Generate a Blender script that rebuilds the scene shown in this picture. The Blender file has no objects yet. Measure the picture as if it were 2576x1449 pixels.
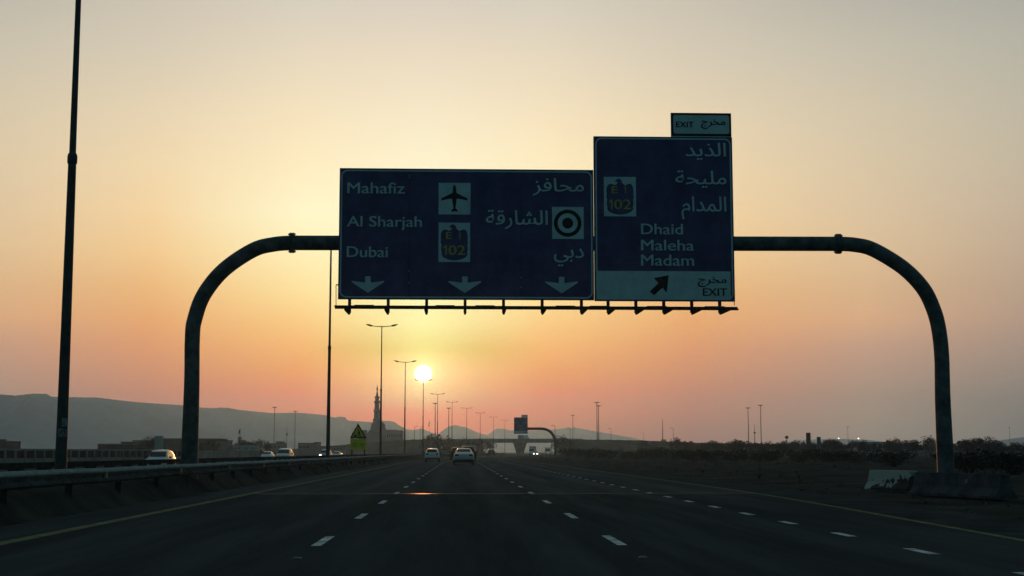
import bpy, bmesh, math, random
from mathutils import Vector, Matrix
random.seed(7)
R = math.radians
SC = bpy.context.scene
COL = SC.collection

# ------------------------------------------------------------------ camera
PITCH = math.atan(412.5 / 3500.0)
YAW = math.atan(131.0 / 3500.0)          # the view is turned a little to the right of the road
EYE = Vector((0.0, 0.0, 1.15))
cam_data = bpy.data.cameras.new('camera')
cam_data.sensor_width = 36.0
cam_data.lens = 3500.0 / 2576.0 * 36.0
cam_data.clip_start = 0.05
cam_data.clip_end = 30000.0
camera = bpy.data.objects.new('camera', cam_data)
camera.location = EYE
camera.rotation_euler = (math.pi / 2 + PITCH, 0, -YAW)
COL.objects.link(camera)
SC.camera = camera

# ------------------------------------------------------------------ exposure
SC.view_settings.view_transform = 'Standard'
SC.view_settings.look = 'None'
SC.view_settings.exposure = 0.0
SC.view_settings.gamma = 1.0
SC.render.engine = 'CYCLES'
SC.cycles.use_denoising = True
SC.cycles.max_bounces = 6
SC.cycles.volume_bounces = 0
SC.cycles.sample_clamp_indirect = 4.0

# ------------------------------------------------------------------ sun and sky
SUN_EL = math.degrees(math.atan(195.0 / 3500.0))
SUN_AZ = math.degrees(math.atan(-92.0 / 3500.0))          # degrees right of the road direction
sd = Vector((math.sin(R(SUN_AZ)) * math.cos(R(SUN_EL)), math.cos(R(SUN_AZ)) * math.cos(R(SUN_EL)), math.sin(R(SUN_EL))))
sun_data = bpy.data.lights.new('sun', 'SUN')
sun_data.energy = 1.4
sun_data.angle = R(0.5)
sun_data.color = (1.0, 0.34, 0.11)
sun = bpy.data.objects.new('sun', sun_data)
sun.rotation_euler = (-sd).to_track_quat('-Z', 'Y').to_euler()
COL.objects.link(sun)


def lin(c):
    return tuple((v / 255.0) / 12.92 if v <= 10.3 else ((v / 255.0 + 0.055) / 1.055) ** 2.4 for v in c)


# sky radiance by height above the horizon (degrees) for columns at growing angle from the sun
SKY = [
    (0, [(0.1, (0.4358, 0.0, 0.0)), (0.5, (0.8363, 0.0, 0.0)), (1, (1.0415, 0.0, 0.0)), (1.6, (1.0023, 0.0, 0.0)), (2.3, (0.919, 0.4431, 0.1401)), (3.2, (0.9761, 0.6123, 0.1974)), (4.2, (0.4266, 0.5068, 0.0549)), (5.3, (0.7451, 0.896, 0.3826)), (6.5, (0.8145, 0.9257, 0.5151)), (8, (0.8233, 0.92, 0.5988)), (9.7, (0.8546, 0.9031, 0.6301)), (11.5, (0.9047, 0.8887, 0.6396)), (13.5, (0.8729, 0.8069, 0.5971)), (16, (0.7898, 0.6968, 0.5436)), (18.2, (0.6742, 0.6124, 0.5257)), (26, (0.324, 0.3512, 0.317)), (42, (0.08, 0.13, 0.145)), (90, (0.045, 0.09, 0.105))]),
    (5, [(0.1, (0.3115, 0.0, 0.0)), (0.5, (0.3836, 0.0, 0.0)), (1, (0.4959, 0.0, 0.0)), (1.6, (0.7172, 0.0, 0.0)), (2.3, (0.8119, 0.0, 0.0)), (3.2, (0.7768, 0.1676, 0.0)), (4.2, (0.8153, 0.3381, 0.0659)), (5.3, (0.8358, 0.5146, 0.1646)), (6.5, (0.8658, 0.708, 0.3097)), (8, (0.8891, 0.8484, 0.4761)), (9.7, (0.9173, 0.9282, 0.6221)), (11.5, (0.9328, 0.8351, 0.5467)), (13.5, (0.8834, 0.7635, 0.5258)), (16, (0.7711, 0.6809, 0.5223)), (18.2, (0.6545, 0.6105, 0.5169)), (26, (0.3082, 0.3434, 0.3092)), (42, (0.08, 0.13, 0.145)), (90, (0.045, 0.09, 0.105))]),
    (11, [(0.1, (0.2885, 0.0726, 0.0798)), (0.5, (0.2942, 0.0559, 0.0762)), (1, (0.3479, 0.0615, 0.0807)), (1.6, (0.4767, 0.0588, 0.0552)), (2.3, (0.5414, 0.0766, 0.0636)), (3.2, (0.6128, 0.159, 0.0851)), (4.2, (0.6966, 0.2236, 0.0913)), (5.3, (0.7803, 0.3183, 0.1018)), (6.5, (0.8059, 0.4252, 0.1554)), (8, (0.8748, 0.5721, 0.2615)), (9.7, (0.8932, 0.6545, 0.355)), (11.5, (0.8564, 0.6774, 0.4193)), (13.5, (0.7769, 0.6515, 0.4506)), (16, (0.6564, 0.5891, 0.4618)), (18.2, (0.587, 0.5337, 0.4416)), (26, (0.2642, 0.2936, 0.2649)), (42, (0.08, 0.13, 0.145)), (90, (0.045, 0.09, 0.105))]),
    (18, [(0.1, (0.4132, 0.3294, 0.2475)), (0.5, (0.3944, 0.305, 0.2319)), (1, (0.4177, 0.3244, 0.2493)), (1.6, (0.4844, 0.333, 0.2441)), (2.3, (0.485, 0.3077, 0.23)), (3.2, (0.5201, 0.311, 0.2371)), (4.2, (0.6046, 0.3382, 0.2368)), (5.3, (0.7655, 0.4229, 0.2337)), (6.5, (0.7416, 0.4639, 0.2526)), (8, (0.7592, 0.5351, 0.316)), (9.7, (0.7382, 0.5638, 0.3652)), (11.5, (0.7172, 0.5803, 0.3908)), (13.5, (0.665, 0.5705, 0.413)), (16, (0.5694, 0.5243, 0.4171)), (18.2, (0.4665, 0.4469, 0.3842)), (26, (0.2099, 0.2458, 0.2305)), (42, (0.08, 0.13, 0.145)), (90, (0.045, 0.09, 0.105))]),
    (25, [(0.1, (0.2423, 0.2307, 0.1912)), (0.5, (0.249, 0.2356, 0.1956)), (1, (0.2613, 0.244, 0.2026)), (1.6, (0.285, 0.257, 0.2109)), (2.3, (0.3137, 0.2715, 0.2204)), (3.2, (0.3619, 0.2833, 0.2309)), (4.2, (0.4156, 0.3015, 0.2426)), (5.3, (0.4751, 0.332, 0.2559)), (6.5, (0.5036, 0.3614, 0.2658)), (8, (0.5485, 0.4132, 0.2987)), (9.7, (0.572, 0.4584, 0.3356)), (11.5, (0.5614, 0.4837, 0.3594)), (13.5, (0.5274, 0.483, 0.3755)), (16, (0.4649, 0.4528, 0.3781)), (18.2, (0.3888, 0.3924, 0.3539)), (26, (0.175, 0.2158, 0.2124)), (42, (0.08, 0.13, 0.145)), (90, (0.045, 0.09, 0.105))]),
    (45, [(0.1, (0.1, 0.11, 0.11)), (10, (0.14, 0.16, 0.16)), (26, (0.12, 0.16, 0.165)), (42, (0.08, 0.125, 0.14)), (90, (0.045, 0.09, 0.105))]),
    (90, [(0.1, (0.035, 0.08, 0.09)), (20, (0.045, 0.09, 0.1)), (42, (0.045, 0.09, 0.105)), (90, (0.045, 0.09, 0.105))]),
    (180, [(0.1, (0.022, 0.09, 0.105)), (20, (0.022, 0.1, 0.115)), (42, (0.03, 0.09, 0.105)), (90, (0.045, 0.09, 0.105))]),
]
GLOW_W, GLOW_S, DISC_S, NISH_S = 1.6, 0.5, 6.0, 0.01

W = bpy.data.worlds.new('World')
SC.world = W
W.use_nodes = True
nt = W.node_tree
nt.nodes.clear()


def node(tree, kind, **kw):
    n = tree.nodes.new(kind)
    for k, v in kw.items():
        setattr(n, k, v)
    return n


def build_sky():
    L = nt.links.new
    tc = node(nt, 'ShaderNodeTexCoord')
    sep = node(nt, 'ShaderNodeSeparateXYZ')
    L(tc.outputs['Generated'], sep.inputs[0])

    def m(op, a, b=None, c=None, clamp=False):
        n = node(nt, 'ShaderNodeMath', operation=op, use_clamp=clamp)
        for i, v in enumerate((a, b, c)):
            if v is None:
                continue
            if isinstance(v, (int, float)):
                n.inputs[i].default_value = v
            else:
                L(v, n.inputs[i])
        return n.outputs[0]
    el = m('MULTIPLY', m('ARCSINE', sep.outputs[2]), 180 / math.pi)
    az = m('MULTIPLY', m('ARCTAN2', sep.outputs[0], sep.outputs[1]), 180 / math.pi)
    da = m('ABSOLUTE', m('SUBTRACT', az, SUN_AZ))
    t = m('POWER', m('DIVIDE', el, 90.0, clamp=True), 0.5)
    prev = None
    for (a, rows), a_prev in zip(SKY, [None] + [k[0] for k in SKY]):
        rp = node(nt, 'ShaderNodeValToRGB')
        rp.color_ramp.interpolation = 'LINEAR'
        els = rp.color_ramp.elements
        while len(els) < len(rows):
            els.new(0.5)
        for e, (deg, c) in zip(els, rows):
            e.position = math.sqrt(max(deg, 0) / 90.0)
        for e, (deg, c) in zip(els, rows):
            e.color = (c[0], c[1], c[2], 1)
        L(t, rp.inputs[0])
        if prev is None:
            prev = rp.outputs[0]
        else:
            f = m('DIVIDE', m('SUBTRACT', da, a_prev), a - a_prev, clamp=True)
            mx = node(nt, 'ShaderNodeMix', data_type='RGBA')
            L(f, mx.inputs[0])
            L(prev, mx.inputs[6])
            L(rp.outputs[0], mx.inputs[7])
            prev = mx.outputs[2]
    # the sun's disc and the bright air right round it
    dot = node(nt, 'ShaderNodeVectorMath', operation='DOT_PRODUCT')
    L(tc.outputs['Generated'], dot.inputs[0])
    dot.inputs[1].default_value = sd
    ang = m('MULTIPLY', m('ARCCOSINE', m('MINIMUM', dot.outputs['Value'], 1.0)), 180 / math.pi)
    disc = node(nt, 'ShaderNodeMapRange', interpolation_type='SMOOTHSTEP')
    L(ang, disc.inputs[0])
    disc.inputs[1].default_value = 0.41
    disc.inputs[2].default_value = 0.26
    bg = node(nt, 'ShaderNodeBackground')
    L(prev, bg.inputs[0])
    bg2 = node(nt, 'ShaderNodeBackground')
    bg2.inputs[0].default_value = (1, 0.85, 0.42, 1)
    glow = m('MULTIPLY', m('POWER', 2.718, m('MULTIPLY', m('MULTIPLY', ang, ang), -1 / (GLOW_W * GLOW_W))), GLOW_S)
    bloom = m('MULTIPLY', m('POWER', 2.718, m('MULTIPLY', m('MULTIPLY', ang, ang), -1 / 0.36)), 0.55)
    L(m('ADD', m('ADD', m('MULTIPLY', disc.outputs[0], DISC_S), bloom), glow), bg2.inputs[1])
    nish = node(nt, 'ShaderNodeTexSky', sky_type='NISHITA')
    nish.sun_disc = False
    nish.sun_elevation = R(SUN_EL)
    nish.sun_rotation = R(SUN_AZ)
    nish.dust_density = 3.0
    bg3 = node(nt, 'ShaderNodeBackground')
    bg3.inputs[1].default_value = NISH_S
    L(nish.outputs[0], bg3.inputs[0])
    s1 = node(nt, 'ShaderNodeAddShader')
    s2 = node(nt, 'ShaderNodeAddShader')
    L(bg.outputs[0], s1.inputs[0])
    L(bg2.outputs[0], s1.inputs[1])
    L(s1.outputs[0], s2.inputs[0])
    L(bg3.outputs[0], s2.inputs[1])
    out = node(nt, 'ShaderNodeOutputWorld')
    L(s2.outputs[0], out.inputs[0])


build_sky()

# ------------------------------------------------------------------ helpers
FWD = Vector((math.sin(YAW) * math.cos(PITCH), math.cos(YAW) * math.cos(PITCH), math.sin(PITCH)))
UPV = Vector((-math.sin(YAW) * math.sin(PITCH), -math.cos(YAW) * math.sin(PITCH), math.cos(PITCH)))
RGT = Vector((math.cos(YAW), -math.sin(YAW), 0))


def ray(x, y):
    return FWD + RGT * ((x - 1288) / 3500.0) + UPV * ((724.5 - y) / 3500.0)


def at(x, y, Y):
    d = ray(x, y)
    return EYE + d * (Y / d.y)


def gp(x, y, z=0.0):
    d = ray(x, y)
    return EYE + d * ((z - EYE.z) / d.z)


def bend(Y):
    """sideways drift of the motorway: straight, then a long right-hand curve, then straight again"""
    if Y < 150:
        return 0.0
    if Y < 569:
        return (0.01233 * (Y - 150)) ** 2
    return 26.69 + 0.1274 * (Y - 569)


def rnd(a, b):
    return random.uniform(a, b)


def noise1(x, seed=0):
    return (math.sin(x * 1.7 + seed) + 0.6 * math.sin(x * 3.9 + seed * 2.3) + 0.35 * math.sin(x * 8.3 + seed * 5.1)) / 1.95


class MB:
    """collects shapes and links them as ONE mesh object"""

    def __init__(self):
        self.v, self.f, self.m = [], [], []
        self.cur = 0

    def add(self, verts, faces):
        o = len(self.v)
        self.v += [tuple(p) for p in verts]
        for f in faces:
            self.f.append(tuple(i + o for i in f))
            self.m.append(self.cur)
        return self

    def box(self, x0, x1, y0, y1, z0, z1):
        v = [(x, y, z) for z in (z0, z1) for y in (y0, y1) for x in (x0, x1)]
        return self.add(v, [(0, 2, 3, 1), (4, 5, 7, 6), (0, 1, 5, 4), (2, 6, 7, 3), (0, 4, 6, 2), (1, 3, 7, 5)])

    def obox(self, c, ax, ay, az):
        """box from centre and three half-axis vectors"""
        c, ax, ay, az = Vector(c), Vector(ax), Vector(ay), Vector(az)
        v = [c + ax * i + ay * j + az * k for k in (-1, 1) for j in (-1, 1) for i in (-1, 1)]
        return self.add(v, [(0, 2, 3, 1), (4, 5, 7, 6), (0, 1, 5, 4), (2, 6, 7, 3), (0, 4, 6, 2), (1, 3, 7, 5)])

    def tube(self, pts, rads, n=12, cap=True):
        pts = [Vector(p) for p in pts]
        if isinstance(rads, (int, float)):
            rads = [rads] * len(pts)
        rings = []
        ref = None
        for i, p in enumerate(pts):
            d = (pts[min(i + 1, len(pts) - 1)] - pts[max(i - 1, 0)]).normalized()
            if ref is None:
                ref = Vector((0, 1, 0)) if abs(d.y) < 0.9 else Vector((1, 0, 0))
            a = (ref - d * ref.dot(d)).normalized()
            ref = a
            b = d.cross(a)
            rings.append([p + (a * math.cos(2 * math.pi * k / n) + b * math.sin(2 * math.pi * k / n)) * rads[i] for k in range(n)])
        v = [q for r in rings for q in r]
        f = []
        for i in range(len(rings) - 1):
            for k in range(n):
                k2 = (k + 1) % n
                f.append((i * n + k, i * n + k2, (i + 1) * n + k2, (i + 1) * n + k))
        if cap:
            f.append(tuple(range(n))[::-1])
            f.append(tuple(range((len(rings) - 1) * n, len(rings) * n)))
        return self.add(v, f)

    def lathe(self, c, prof, n=16, ph=0.0):
        """prof: (radius, z) pairs round a vertical axis through c"""
        c = Vector(c)
        v, f = [], []
        for r, z in prof:
            for k in range(n):
                a = 2 * math.pi * k / n + ph
                v.append((c.x + r * math.cos(a), c.y + r * math.sin(a), c.z + z))
        for i in range(len(prof) - 1):
            for k in range(n):
                k2 = (k + 1) % n
                f.append((i * n + k, i * n + k2, (i + 1) * n + k2, (i + 1) * n + k))
        f.append(tuple(range(n))[::-1])
        f.append(tuple(range((len(prof) - 1) * n, len(prof) * n)))
        return self.add(v, f)

    def prism(self, poly, axis, a, b):
        """polygon of 2-D points swept along an axis from a to b"""
        n = len(poly)

        def p3(p, t):
            return {'x': (t, p[0], p[1]), 'y': (p[0], t, p[1]), 'z': (p[0], p[1], t)}[axis]
        v = [p3(p, a) for p in poly] + [p3(p, b) for p in poly]
        f = [tuple(range(n)), tuple(range(n, 2 * n))[::-1]]
        for i in range(n):
            j = (i + 1) % n
            f.append((j, i, i + n, j + n))
        return self.add(v, f)

    def flat(self, pts):
        return self.add(pts, [tuple(range(len(pts)))])

    def build(self, name, mats, parent=None, smooth=0, loc=None):
        me = bpy.data.meshes.new(name)
        me.from_pydata(self.v, [], self.f)
        for mt in (mats if isinstance(mats, (list, tuple)) else [mats]):
            me.materials.append(mt)
        if any(self.m):
            me.polygons.foreach_set('material_index', self.m)
        bm = bmesh.new()
        bm.from_mesh(me)
        bmesh.ops.recalc_face_normals(bm, faces=bm.faces)
        bm.to_mesh(me)
        bm.free()
        if smooth:
            me.shade_smooth()
            me.set_sharp_from_angle(angle=R(smooth))
        me.update()
        o = bpy.data.objects.new(name, me)
        COL.objects.link(o)
        if parent is not None:
            o.parent = parent
        if loc is not None:
            o.location = loc
        return o


def tag(o, label=None, cat=None, group=None, kind=None):
    if label:
        o['label'] = label
    if cat:
        o['category'] = cat
    if group:
        o['group'] = group
    if kind:
        o['kind'] = kind
    return o


def thing(name, loc, label, cat, group=None, rz=0.0):
    o = bpy.data.objects.new(name, None)
    o.empty_display_size = 0.2
    o.location = loc
    o.rotation_euler = (0, 0, rz)
    COL.objects.link(o)
    return tag(o, label, cat, group)


def kids(o):
    return [c for c in list(COL.objects) if c.parent == o]


def copy_tree(o, parent=None):
    c = o.copy()
    COL.objects.link(c)
    if parent is not None:
        c.parent = parent
    for ch in kids(o):
        copy_tree(ch, c)
    return c


def place(proto, used, loc, rz, label, group=None, scale=None):
    """the first call moves the first one itself, the later ones copy it with its parts"""
    o = copy_tree(proto) if used.get(proto.name) else proto
    used[proto.name] = True
    o.location = loc
    o.rotation_euler = (0, 0, rz)
    if scale is not None:
        o.scale = scale
    o['label'] = label
    if group:
        o['group'] = group
    return o


USED = {}

# ------------------------------------------------------------------ materials


def mat(name, col, rough=0.7, spec=0.3, metal=0.0, var=0.0, scale=3.0, col2=None, bump=0.0, bscale=40.0, stretch=None, emit=None):
    m = bpy.data.materials.new(name)
    m.use_nodes = True
    t = m.node_tree
    p = t.nodes['Principled BSDF']
    p.inputs['Base Color'].default_value = tuple(col) + (1,)
    p.inputs['Roughness'].default_value = rough
    p.inputs['Specular IOR Level'].default_value = spec
    p.inputs['Metallic'].default_value = metal
    tc = None
    if var or col2 or bump:
        tc = node(t, 'ShaderNodeTexCoord')
        src = tc.outputs['Object']
        if stretch:
            mp = node(t, 'ShaderNodeMapping')
            mp.inputs['Scale'].default_value = stretch
            t.links.new(src, mp.inputs[0])
            src = mp.outputs[0]
    if var or col2:
        n = node(t, 'ShaderNodeTexNoise')
        n.inputs['Scale'].default_value = scale
        n.inputs['Detail'].default_value = 6
        n.inputs['Roughness'].default_value = 0.65
        t.links.new(src, n.inputs['Vector'])
        rp = node(t, 'ShaderNodeValToRGB')
        a = tuple(max(0, c * (1 - var)) for c in col)
        b = tuple(col2) if col2 else tuple(min(1, c * (1 + var)) for c in col)
        rp.color_ramp.elements[0].position = 0.36
        rp.color_ramp.elements[1].position = 0.64
        rp.color_ramp.elements[0].color = a + (1,)
        rp.color_ramp.elements[1].color = b + (1,)
        t.links.new(n.outputs['Fac'], rp.inputs[0])
        t.links.new(rp.outputs[0], p.inputs['Base Color'])
    if bump:
        n2 = node(t, 'ShaderNodeTexNoise')
        n2.inputs['Scale'].default_value = bscale
        n2.inputs['Detail'].default_value = 4
        t.links.new(tc.outputs['Object'], n2.inputs['Vector'])
        bp = node(t, 'ShaderNodeBump')
        bp.inputs['Strength'].default_value = bump
        bp.inputs['Distance'].default_value = 0.02
        t.links.new(n2.outputs['Fac'], bp.inputs['Height'])
        t.links.new(bp.outputs[0], p.inputs['Normal'])
    if emit:
        p.inputs['Emission Color'].default_value = tuple(emit[:3]) + (1,)
        p.inputs['Emission Strength'].default_value = emit[3]
    return m


M = dict(
    asphalt_old=mat('asphalt_old', (0.080, 0.090, 0.090), 0.85, 0.0, var=0.2, scale=0.9, stretch=(1.6, 0.05, 1), bump=0.5, bscale=60),
    asphalt_new=mat('asphalt_new', (0.062, 0.071, 0.073), 0.9, 0.0, var=0.2, scale=1.2, stretch=(1.4, 0.08, 1), bump=0.5, bscale=70),
    shoulder=mat('shoulder_asphalt', (0.054, 0.062, 0.063), 0.9, 0.0, var=0.3, scale=0.8, bump=0.5, bscale=50),
    paint=mat('white_road_paint', (0.55, 0.63, 0.63), 0.8, 0.0, var=0.55, scale=3.5),
    yellow=mat('yellow_road_paint', (0.20, 0.21, 0.13), 0.8, 0.0, var=0.3, scale=3),
    joint=mat('rubber_joint', (0.12, 0.12, 0.115), 0.36, 0.003, var=0.4, scale=2.0, stretch=(1, 8, 1)),
    dirt=mat('desert_dirt', (0.050, 0.052, 0.048), 0.95, 0.0, var=0.45, scale=0.35, bump=0.8, bscale=6),
    gravel=mat('gravel', (0.085, 0.082, 0.075), 0.9, 0.1, var=0.4, scale=2),
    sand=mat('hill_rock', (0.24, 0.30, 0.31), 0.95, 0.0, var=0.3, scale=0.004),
    bank=mat('embankment_earth', (0.050, 0.062, 0.055), 0.95, 0.0, var=0.4, scale=0.15, bump=0.7, bscale=3),
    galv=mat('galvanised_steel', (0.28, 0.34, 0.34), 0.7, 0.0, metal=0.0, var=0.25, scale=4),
    galv_lower=mat('lower_rail_steel', (0.085, 0.10, 0.10), 0.8, 0.0, var=0.35, scale=3),  # darker tone for the lower half of the guardrail beam
    signblue_hazed=mat('sign_blue_hazed', (0.07, 0.15, 0.29), 0.7, 0.0, var=0.2, scale=1.0),  # sign blue with the lift of distant haze mixed into the colour
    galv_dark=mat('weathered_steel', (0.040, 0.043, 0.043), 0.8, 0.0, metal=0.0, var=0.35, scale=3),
    pole=mat('lamp_post_steel', (0.060, 0.064, 0.066), 0.65, 0.15, var=0.25, scale=2),
    gantry=mat('gantry_steel', (0.075, 0.09, 0.095), 0.6, 0.12, var=0.35, scale=2.6, col2=(0.115, 0.14, 0.145)),
    blue=mat('sign_blue', (0.10, 0.085, 0.185), 0.65, 0.06, var=0.22, scale=1.3),
    signseam=mat('sign_seam', (0.05, 0.045, 0.10), 0.8, 0.0),
    white=mat('sign_white', (0.50, 0.66, 0.68), 0.6, 0.1, var=0.10, scale=2.5),
    black=mat('sign_black', (0.018, 0.018, 0.018), 0.6, 0.2),
    signyellow=mat('sign_yellow', (0.50, 0.40, 0.11), 0.6, 0.1),
    signback=mat('sign_aluminium', (0.22, 0.22, 0.22), 0.5, 0.4, metal=0.3),
    lime=mat('fluorescent_lime', (0.85, 0.68, 0.04), 0.6, 0.1, var=0.06, scale=3),
    red=mat('sign_red', (0.16, 0.035, 0.02), 0.6, 0.2),
    concrete=mat('concrete', (0.26, 0.30, 0.30), 0.9, 0.0, var=0.25, scale=0.6),
    concrete_dark=mat('grimy_concrete', (0.075, 0.080, 0.092), 0.9, 0.0, var=0.35, scale=2.2, bump=0.4, bscale=25),
    wallp=mat('painted_wall', (0.20, 0.24, 0.23), 0.9, 0.0, var=0.2, scale=0.3),
    wall_dark=mat('dark_infill', (0.03, 0.03, 0.03), 0.9, 0.0, var=0.3, scale=0.5),
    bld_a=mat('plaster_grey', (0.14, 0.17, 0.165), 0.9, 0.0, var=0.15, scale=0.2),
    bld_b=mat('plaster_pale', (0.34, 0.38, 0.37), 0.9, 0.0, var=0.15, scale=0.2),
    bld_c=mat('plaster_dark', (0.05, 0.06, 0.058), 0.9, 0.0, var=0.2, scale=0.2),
    mosque=mat('mosque_stone', (0.20, 0.21, 0.21), 0.9, 0.0, var=0.12, scale=0.2),
    pane=mat('window_pane', (0.02, 0.025, 0.03), 0.15, 0.5),
    carwhite=mat('white_car_paint', (0.80, 0.81, 0.81), 0.22, 0.5),
    carsilver=mat('silver_car_paint', (0.48, 0.53, 0.56), 0.3, 0.5, metal=0.25),
    carblack=mat('black_car_paint', (0.010, 0.010, 0.011), 0.5, 0.15),
    glass=mat('dark_car_glass', (0.012, 0.014, 0.017), 0.08, 0.5),
    tyre=mat('tyre_rubber', (0.015, 0.015, 0.015), 0.9, 0.1),
    trim=mat('black_trim', (0.02, 0.02, 0.02), 0.7, 0.2),
    rim=mat('wheel_alloy', (0.3, 0.3, 0.3), 0.4, 0.5, metal=0.6),
    tail=mat('tail_lamp', (0.06, 0.012, 0.012), 0.3, 0.4),
    lamp=mat('headlamp_glass', (0.5, 0.5, 0.5), 0.2, 0.5),
    lamp_on=mat('headlamp_lit', (0.8, 0.8, 0.8), 0.3, 0.3, emit=(1.0, 0.98, 0.9, 9.0)),
    plate=mat('number_plate', (0.5, 0.5, 0.46), 0.6, 0.2),
    leaf=mat('dark_foliage', (0.022, 0.032, 0.026), 0.95, 0.0, var=0.5, scale=1.2),
    bark=mat('bark', (0.05, 0.04, 0.03), 0.95, 0.05, var=0.3, scale=4),
    scrub=mat('dry_scrub', (0.045, 0.046, 0.034), 0.95, 0.0, var=0.5, scale=1.5),
    flag=mat('flag_cloth', (0.05, 0.04, 0.04), 0.9, 0.1),
    sticker=mat('pole_sticker', (0.21, 0.25, 0.27), 0.6, 0.1, var=0.25, scale=12),
)


def wheel_tracks(m, amount):
    """the paler, polished bands that tyres wear along each lane"""
    t = m.node_tree
    p = t.nodes['Principled BSDF']
    src = p.inputs['Base Color'].links[0].from_socket
    tc = node(t, 'ShaderNodeTexCoord')
    sx = node(t, 'ShaderNodeSeparateXYZ')
    t.links.new(tc.outputs['Object'], sx.inputs[0])
    nz = node(t, 'ShaderNodeTexNoise')
    nz.inputs['Scale'].default_value = 0.12
    t.links.new(tc.outputs['Object'], nz.inputs['Vector'])

    def mth(op, a, b):
        n = node(t, 'ShaderNodeMath', operation=op)
        for i, q in enumerate((a, b)):
            if isinstance(q, (int, float)):
                n.inputs[i].default_value = q
            else:
                t.links.new(q, n.inputs[i])
        return n.outputs[0]
    ph = mth('ADD', mth('MULTIPLY', sx.outputs[0], 2 * math.pi * 2 / 3.78), 2.7)
    band = mth('MULTIPLY', mth('COSINE', ph, 0.0), nz.outputs['Fac'])
    gain = mth('ADD', mth('MULTIPLY', band, amount), 1.0)
    mx = node(t, 'ShaderNodeVectorMath', operation='SCALE')
    t.links.new(src, mx.inputs[0])
    t.links.new(gain, mx.inputs['Scale'])
    t.links.new(mx.outputs[0], p.inputs['Base Color'])


wheel_tracks(M['asphalt_old'], 0.22)
wheel_tracks(M['asphalt_new'], 0.2)

# the joint's worn face: mostly dull, with a thin polished share that catches the low sun
t = M['joint'].node_tree
out = next(n for n in t.nodes if n.type == 'OUTPUT_MATERIAL')
df, gl, ms = node(t, 'ShaderNodeBsdfDiffuse'), node(t, 'ShaderNodeBsdfGlossy'), node(t, 'ShaderNodeMixShader')
df.inputs['Color'].default_value = (0.13, 0.135, 0.13, 1)
gl.inputs['Color'].default_value = (0.8, 0.8, 0.8, 1)
gl.inputs['Roughness'].default_value = 0.24
ms.inputs[0].default_value = 0.022
t.links.new(df.outputs[0], ms.inputs[1])
t.links.new(gl.outputs[0], ms.inputs[2])
t.links.new(ms.outputs[0], out.inputs['Surface'])

# ------------------------------------------------------------------ ground, roads, markings
YS = [-60, -30, -15, -5, 0, 5, 10, 15, 20, 25, 30, 35, 39, 45, 50, 60, 70, 80, 90, 100, 115, 130, 150] + list(range(170, 580, 15)) + [600, 640, 700, 800, 950]


def oz(Y):
    """height of the opposite carriageway, which climbs a little beyond the gantry"""
    t = min(1.0, max(0.0, (Y - 120.0) / 70.0))
    return -0.50 + 0.28 * t * t * (3 - 2 * t)


def strip(mb, l0, l1, ys, z):
    """a band of road surface between two offsets (numbers or functions of Y) from the road's centre line"""
    f0 = l0 if callable(l0) else (lambda Y: l0)
    f1 = l1 if callable(l1) else (lambda Y: l1)
    v, f = [], []
    for Y in ys:
        zz = z(Y) if callable(z) else z
        v += [(f0(Y) + bend(Y), Y, zz), (f1(Y) + bend(Y), Y, zz)]
    for i in range(len(ys) - 1):
        f.append((2 * i, 2 * i + 1, 2 * i + 3, 2 * i + 2))
    mb.add(v, f)


def lerp_tab(tab, Y):
    if Y <= tab[0][0]:
        return tab[0][1]
    for (a, b), (c, d) in zip(tab, tab[1:]):
        if Y <= c:
            return b + (d - b) * (Y - a) / (c - a)
    return tab[-1][1]


EDGE = [(-60, 5.6), (5, 6.75), (18.5, 7.5), (33.5, 8.25), (41.5, 8.45), (69, 8.6), (160, 8.6), (260, 6.4), (360, 5.9)]


def edge_r(Y):
    return lerp_tab(EDGE, Y)


def shoulder_r(Y):
    return edge_r(Y) + (1.9 if Y > 60 else 1.75)


def gz(X, Y):
    u = X - bend(Y)
    nz = 0.5 * noise1(X * 0.21 + 3, 1.3) * noise1(Y * 0.13, 2.1) + 0.3 * noise1(X * 0.6 + Y * 0.33, 4.0) + 0.2 * noise1(X * 1.3 - Y * 0.9, 0.4)
    if u > 11.3:
        return -0.06 + min(1.0, (u - 11.3) / 25.0) * 0.45 * (nz + 0.2) * min(1, 300 / max(Y, 300))
    if u > -8.9:
        return -0.06
    if u > -13.2:
        return -0.06 + (oz(Y) - 0.03) * (-8.9 - u) / 4.3
    return oz(Y) - 0.09


def make_ground():
    xs = []
    x = 0.0
    step = 1.0
    while x < 5200:
        xs.append(x)
        x += step
        step *= 1.045 if x < 60 else 1.16
    xs = [-v for v in xs[::-1][:-1]] + xs
    ys = []
    y = -120.0
    while y < 60:
        ys.append(y)
        y += 3.0
    step = 2.0
    while y < 5050:
        ys.append(y)
        y += step
        step *= 1.06
    ys.append(5050)
    v = [(X + (bend(min(Y, 900)) if abs(X) < 100 else 0), Y, 0) for Y in ys for X in xs]
    v = [(a, b, gz(a, min(b, 900)) if b < 900 else -0.1) for a, b, c in v]
    n = len(xs)
    f = [(j * n + i, j * n + i + 1, (j + 1) * n + i + 1, (j + 1) * n + i) for j in range(len(ys) - 1) for i in range(n - 1)]
    o = MB().add(v, f).build('ground', M['dirt'])
    o['kind'] = 'structure'


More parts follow.
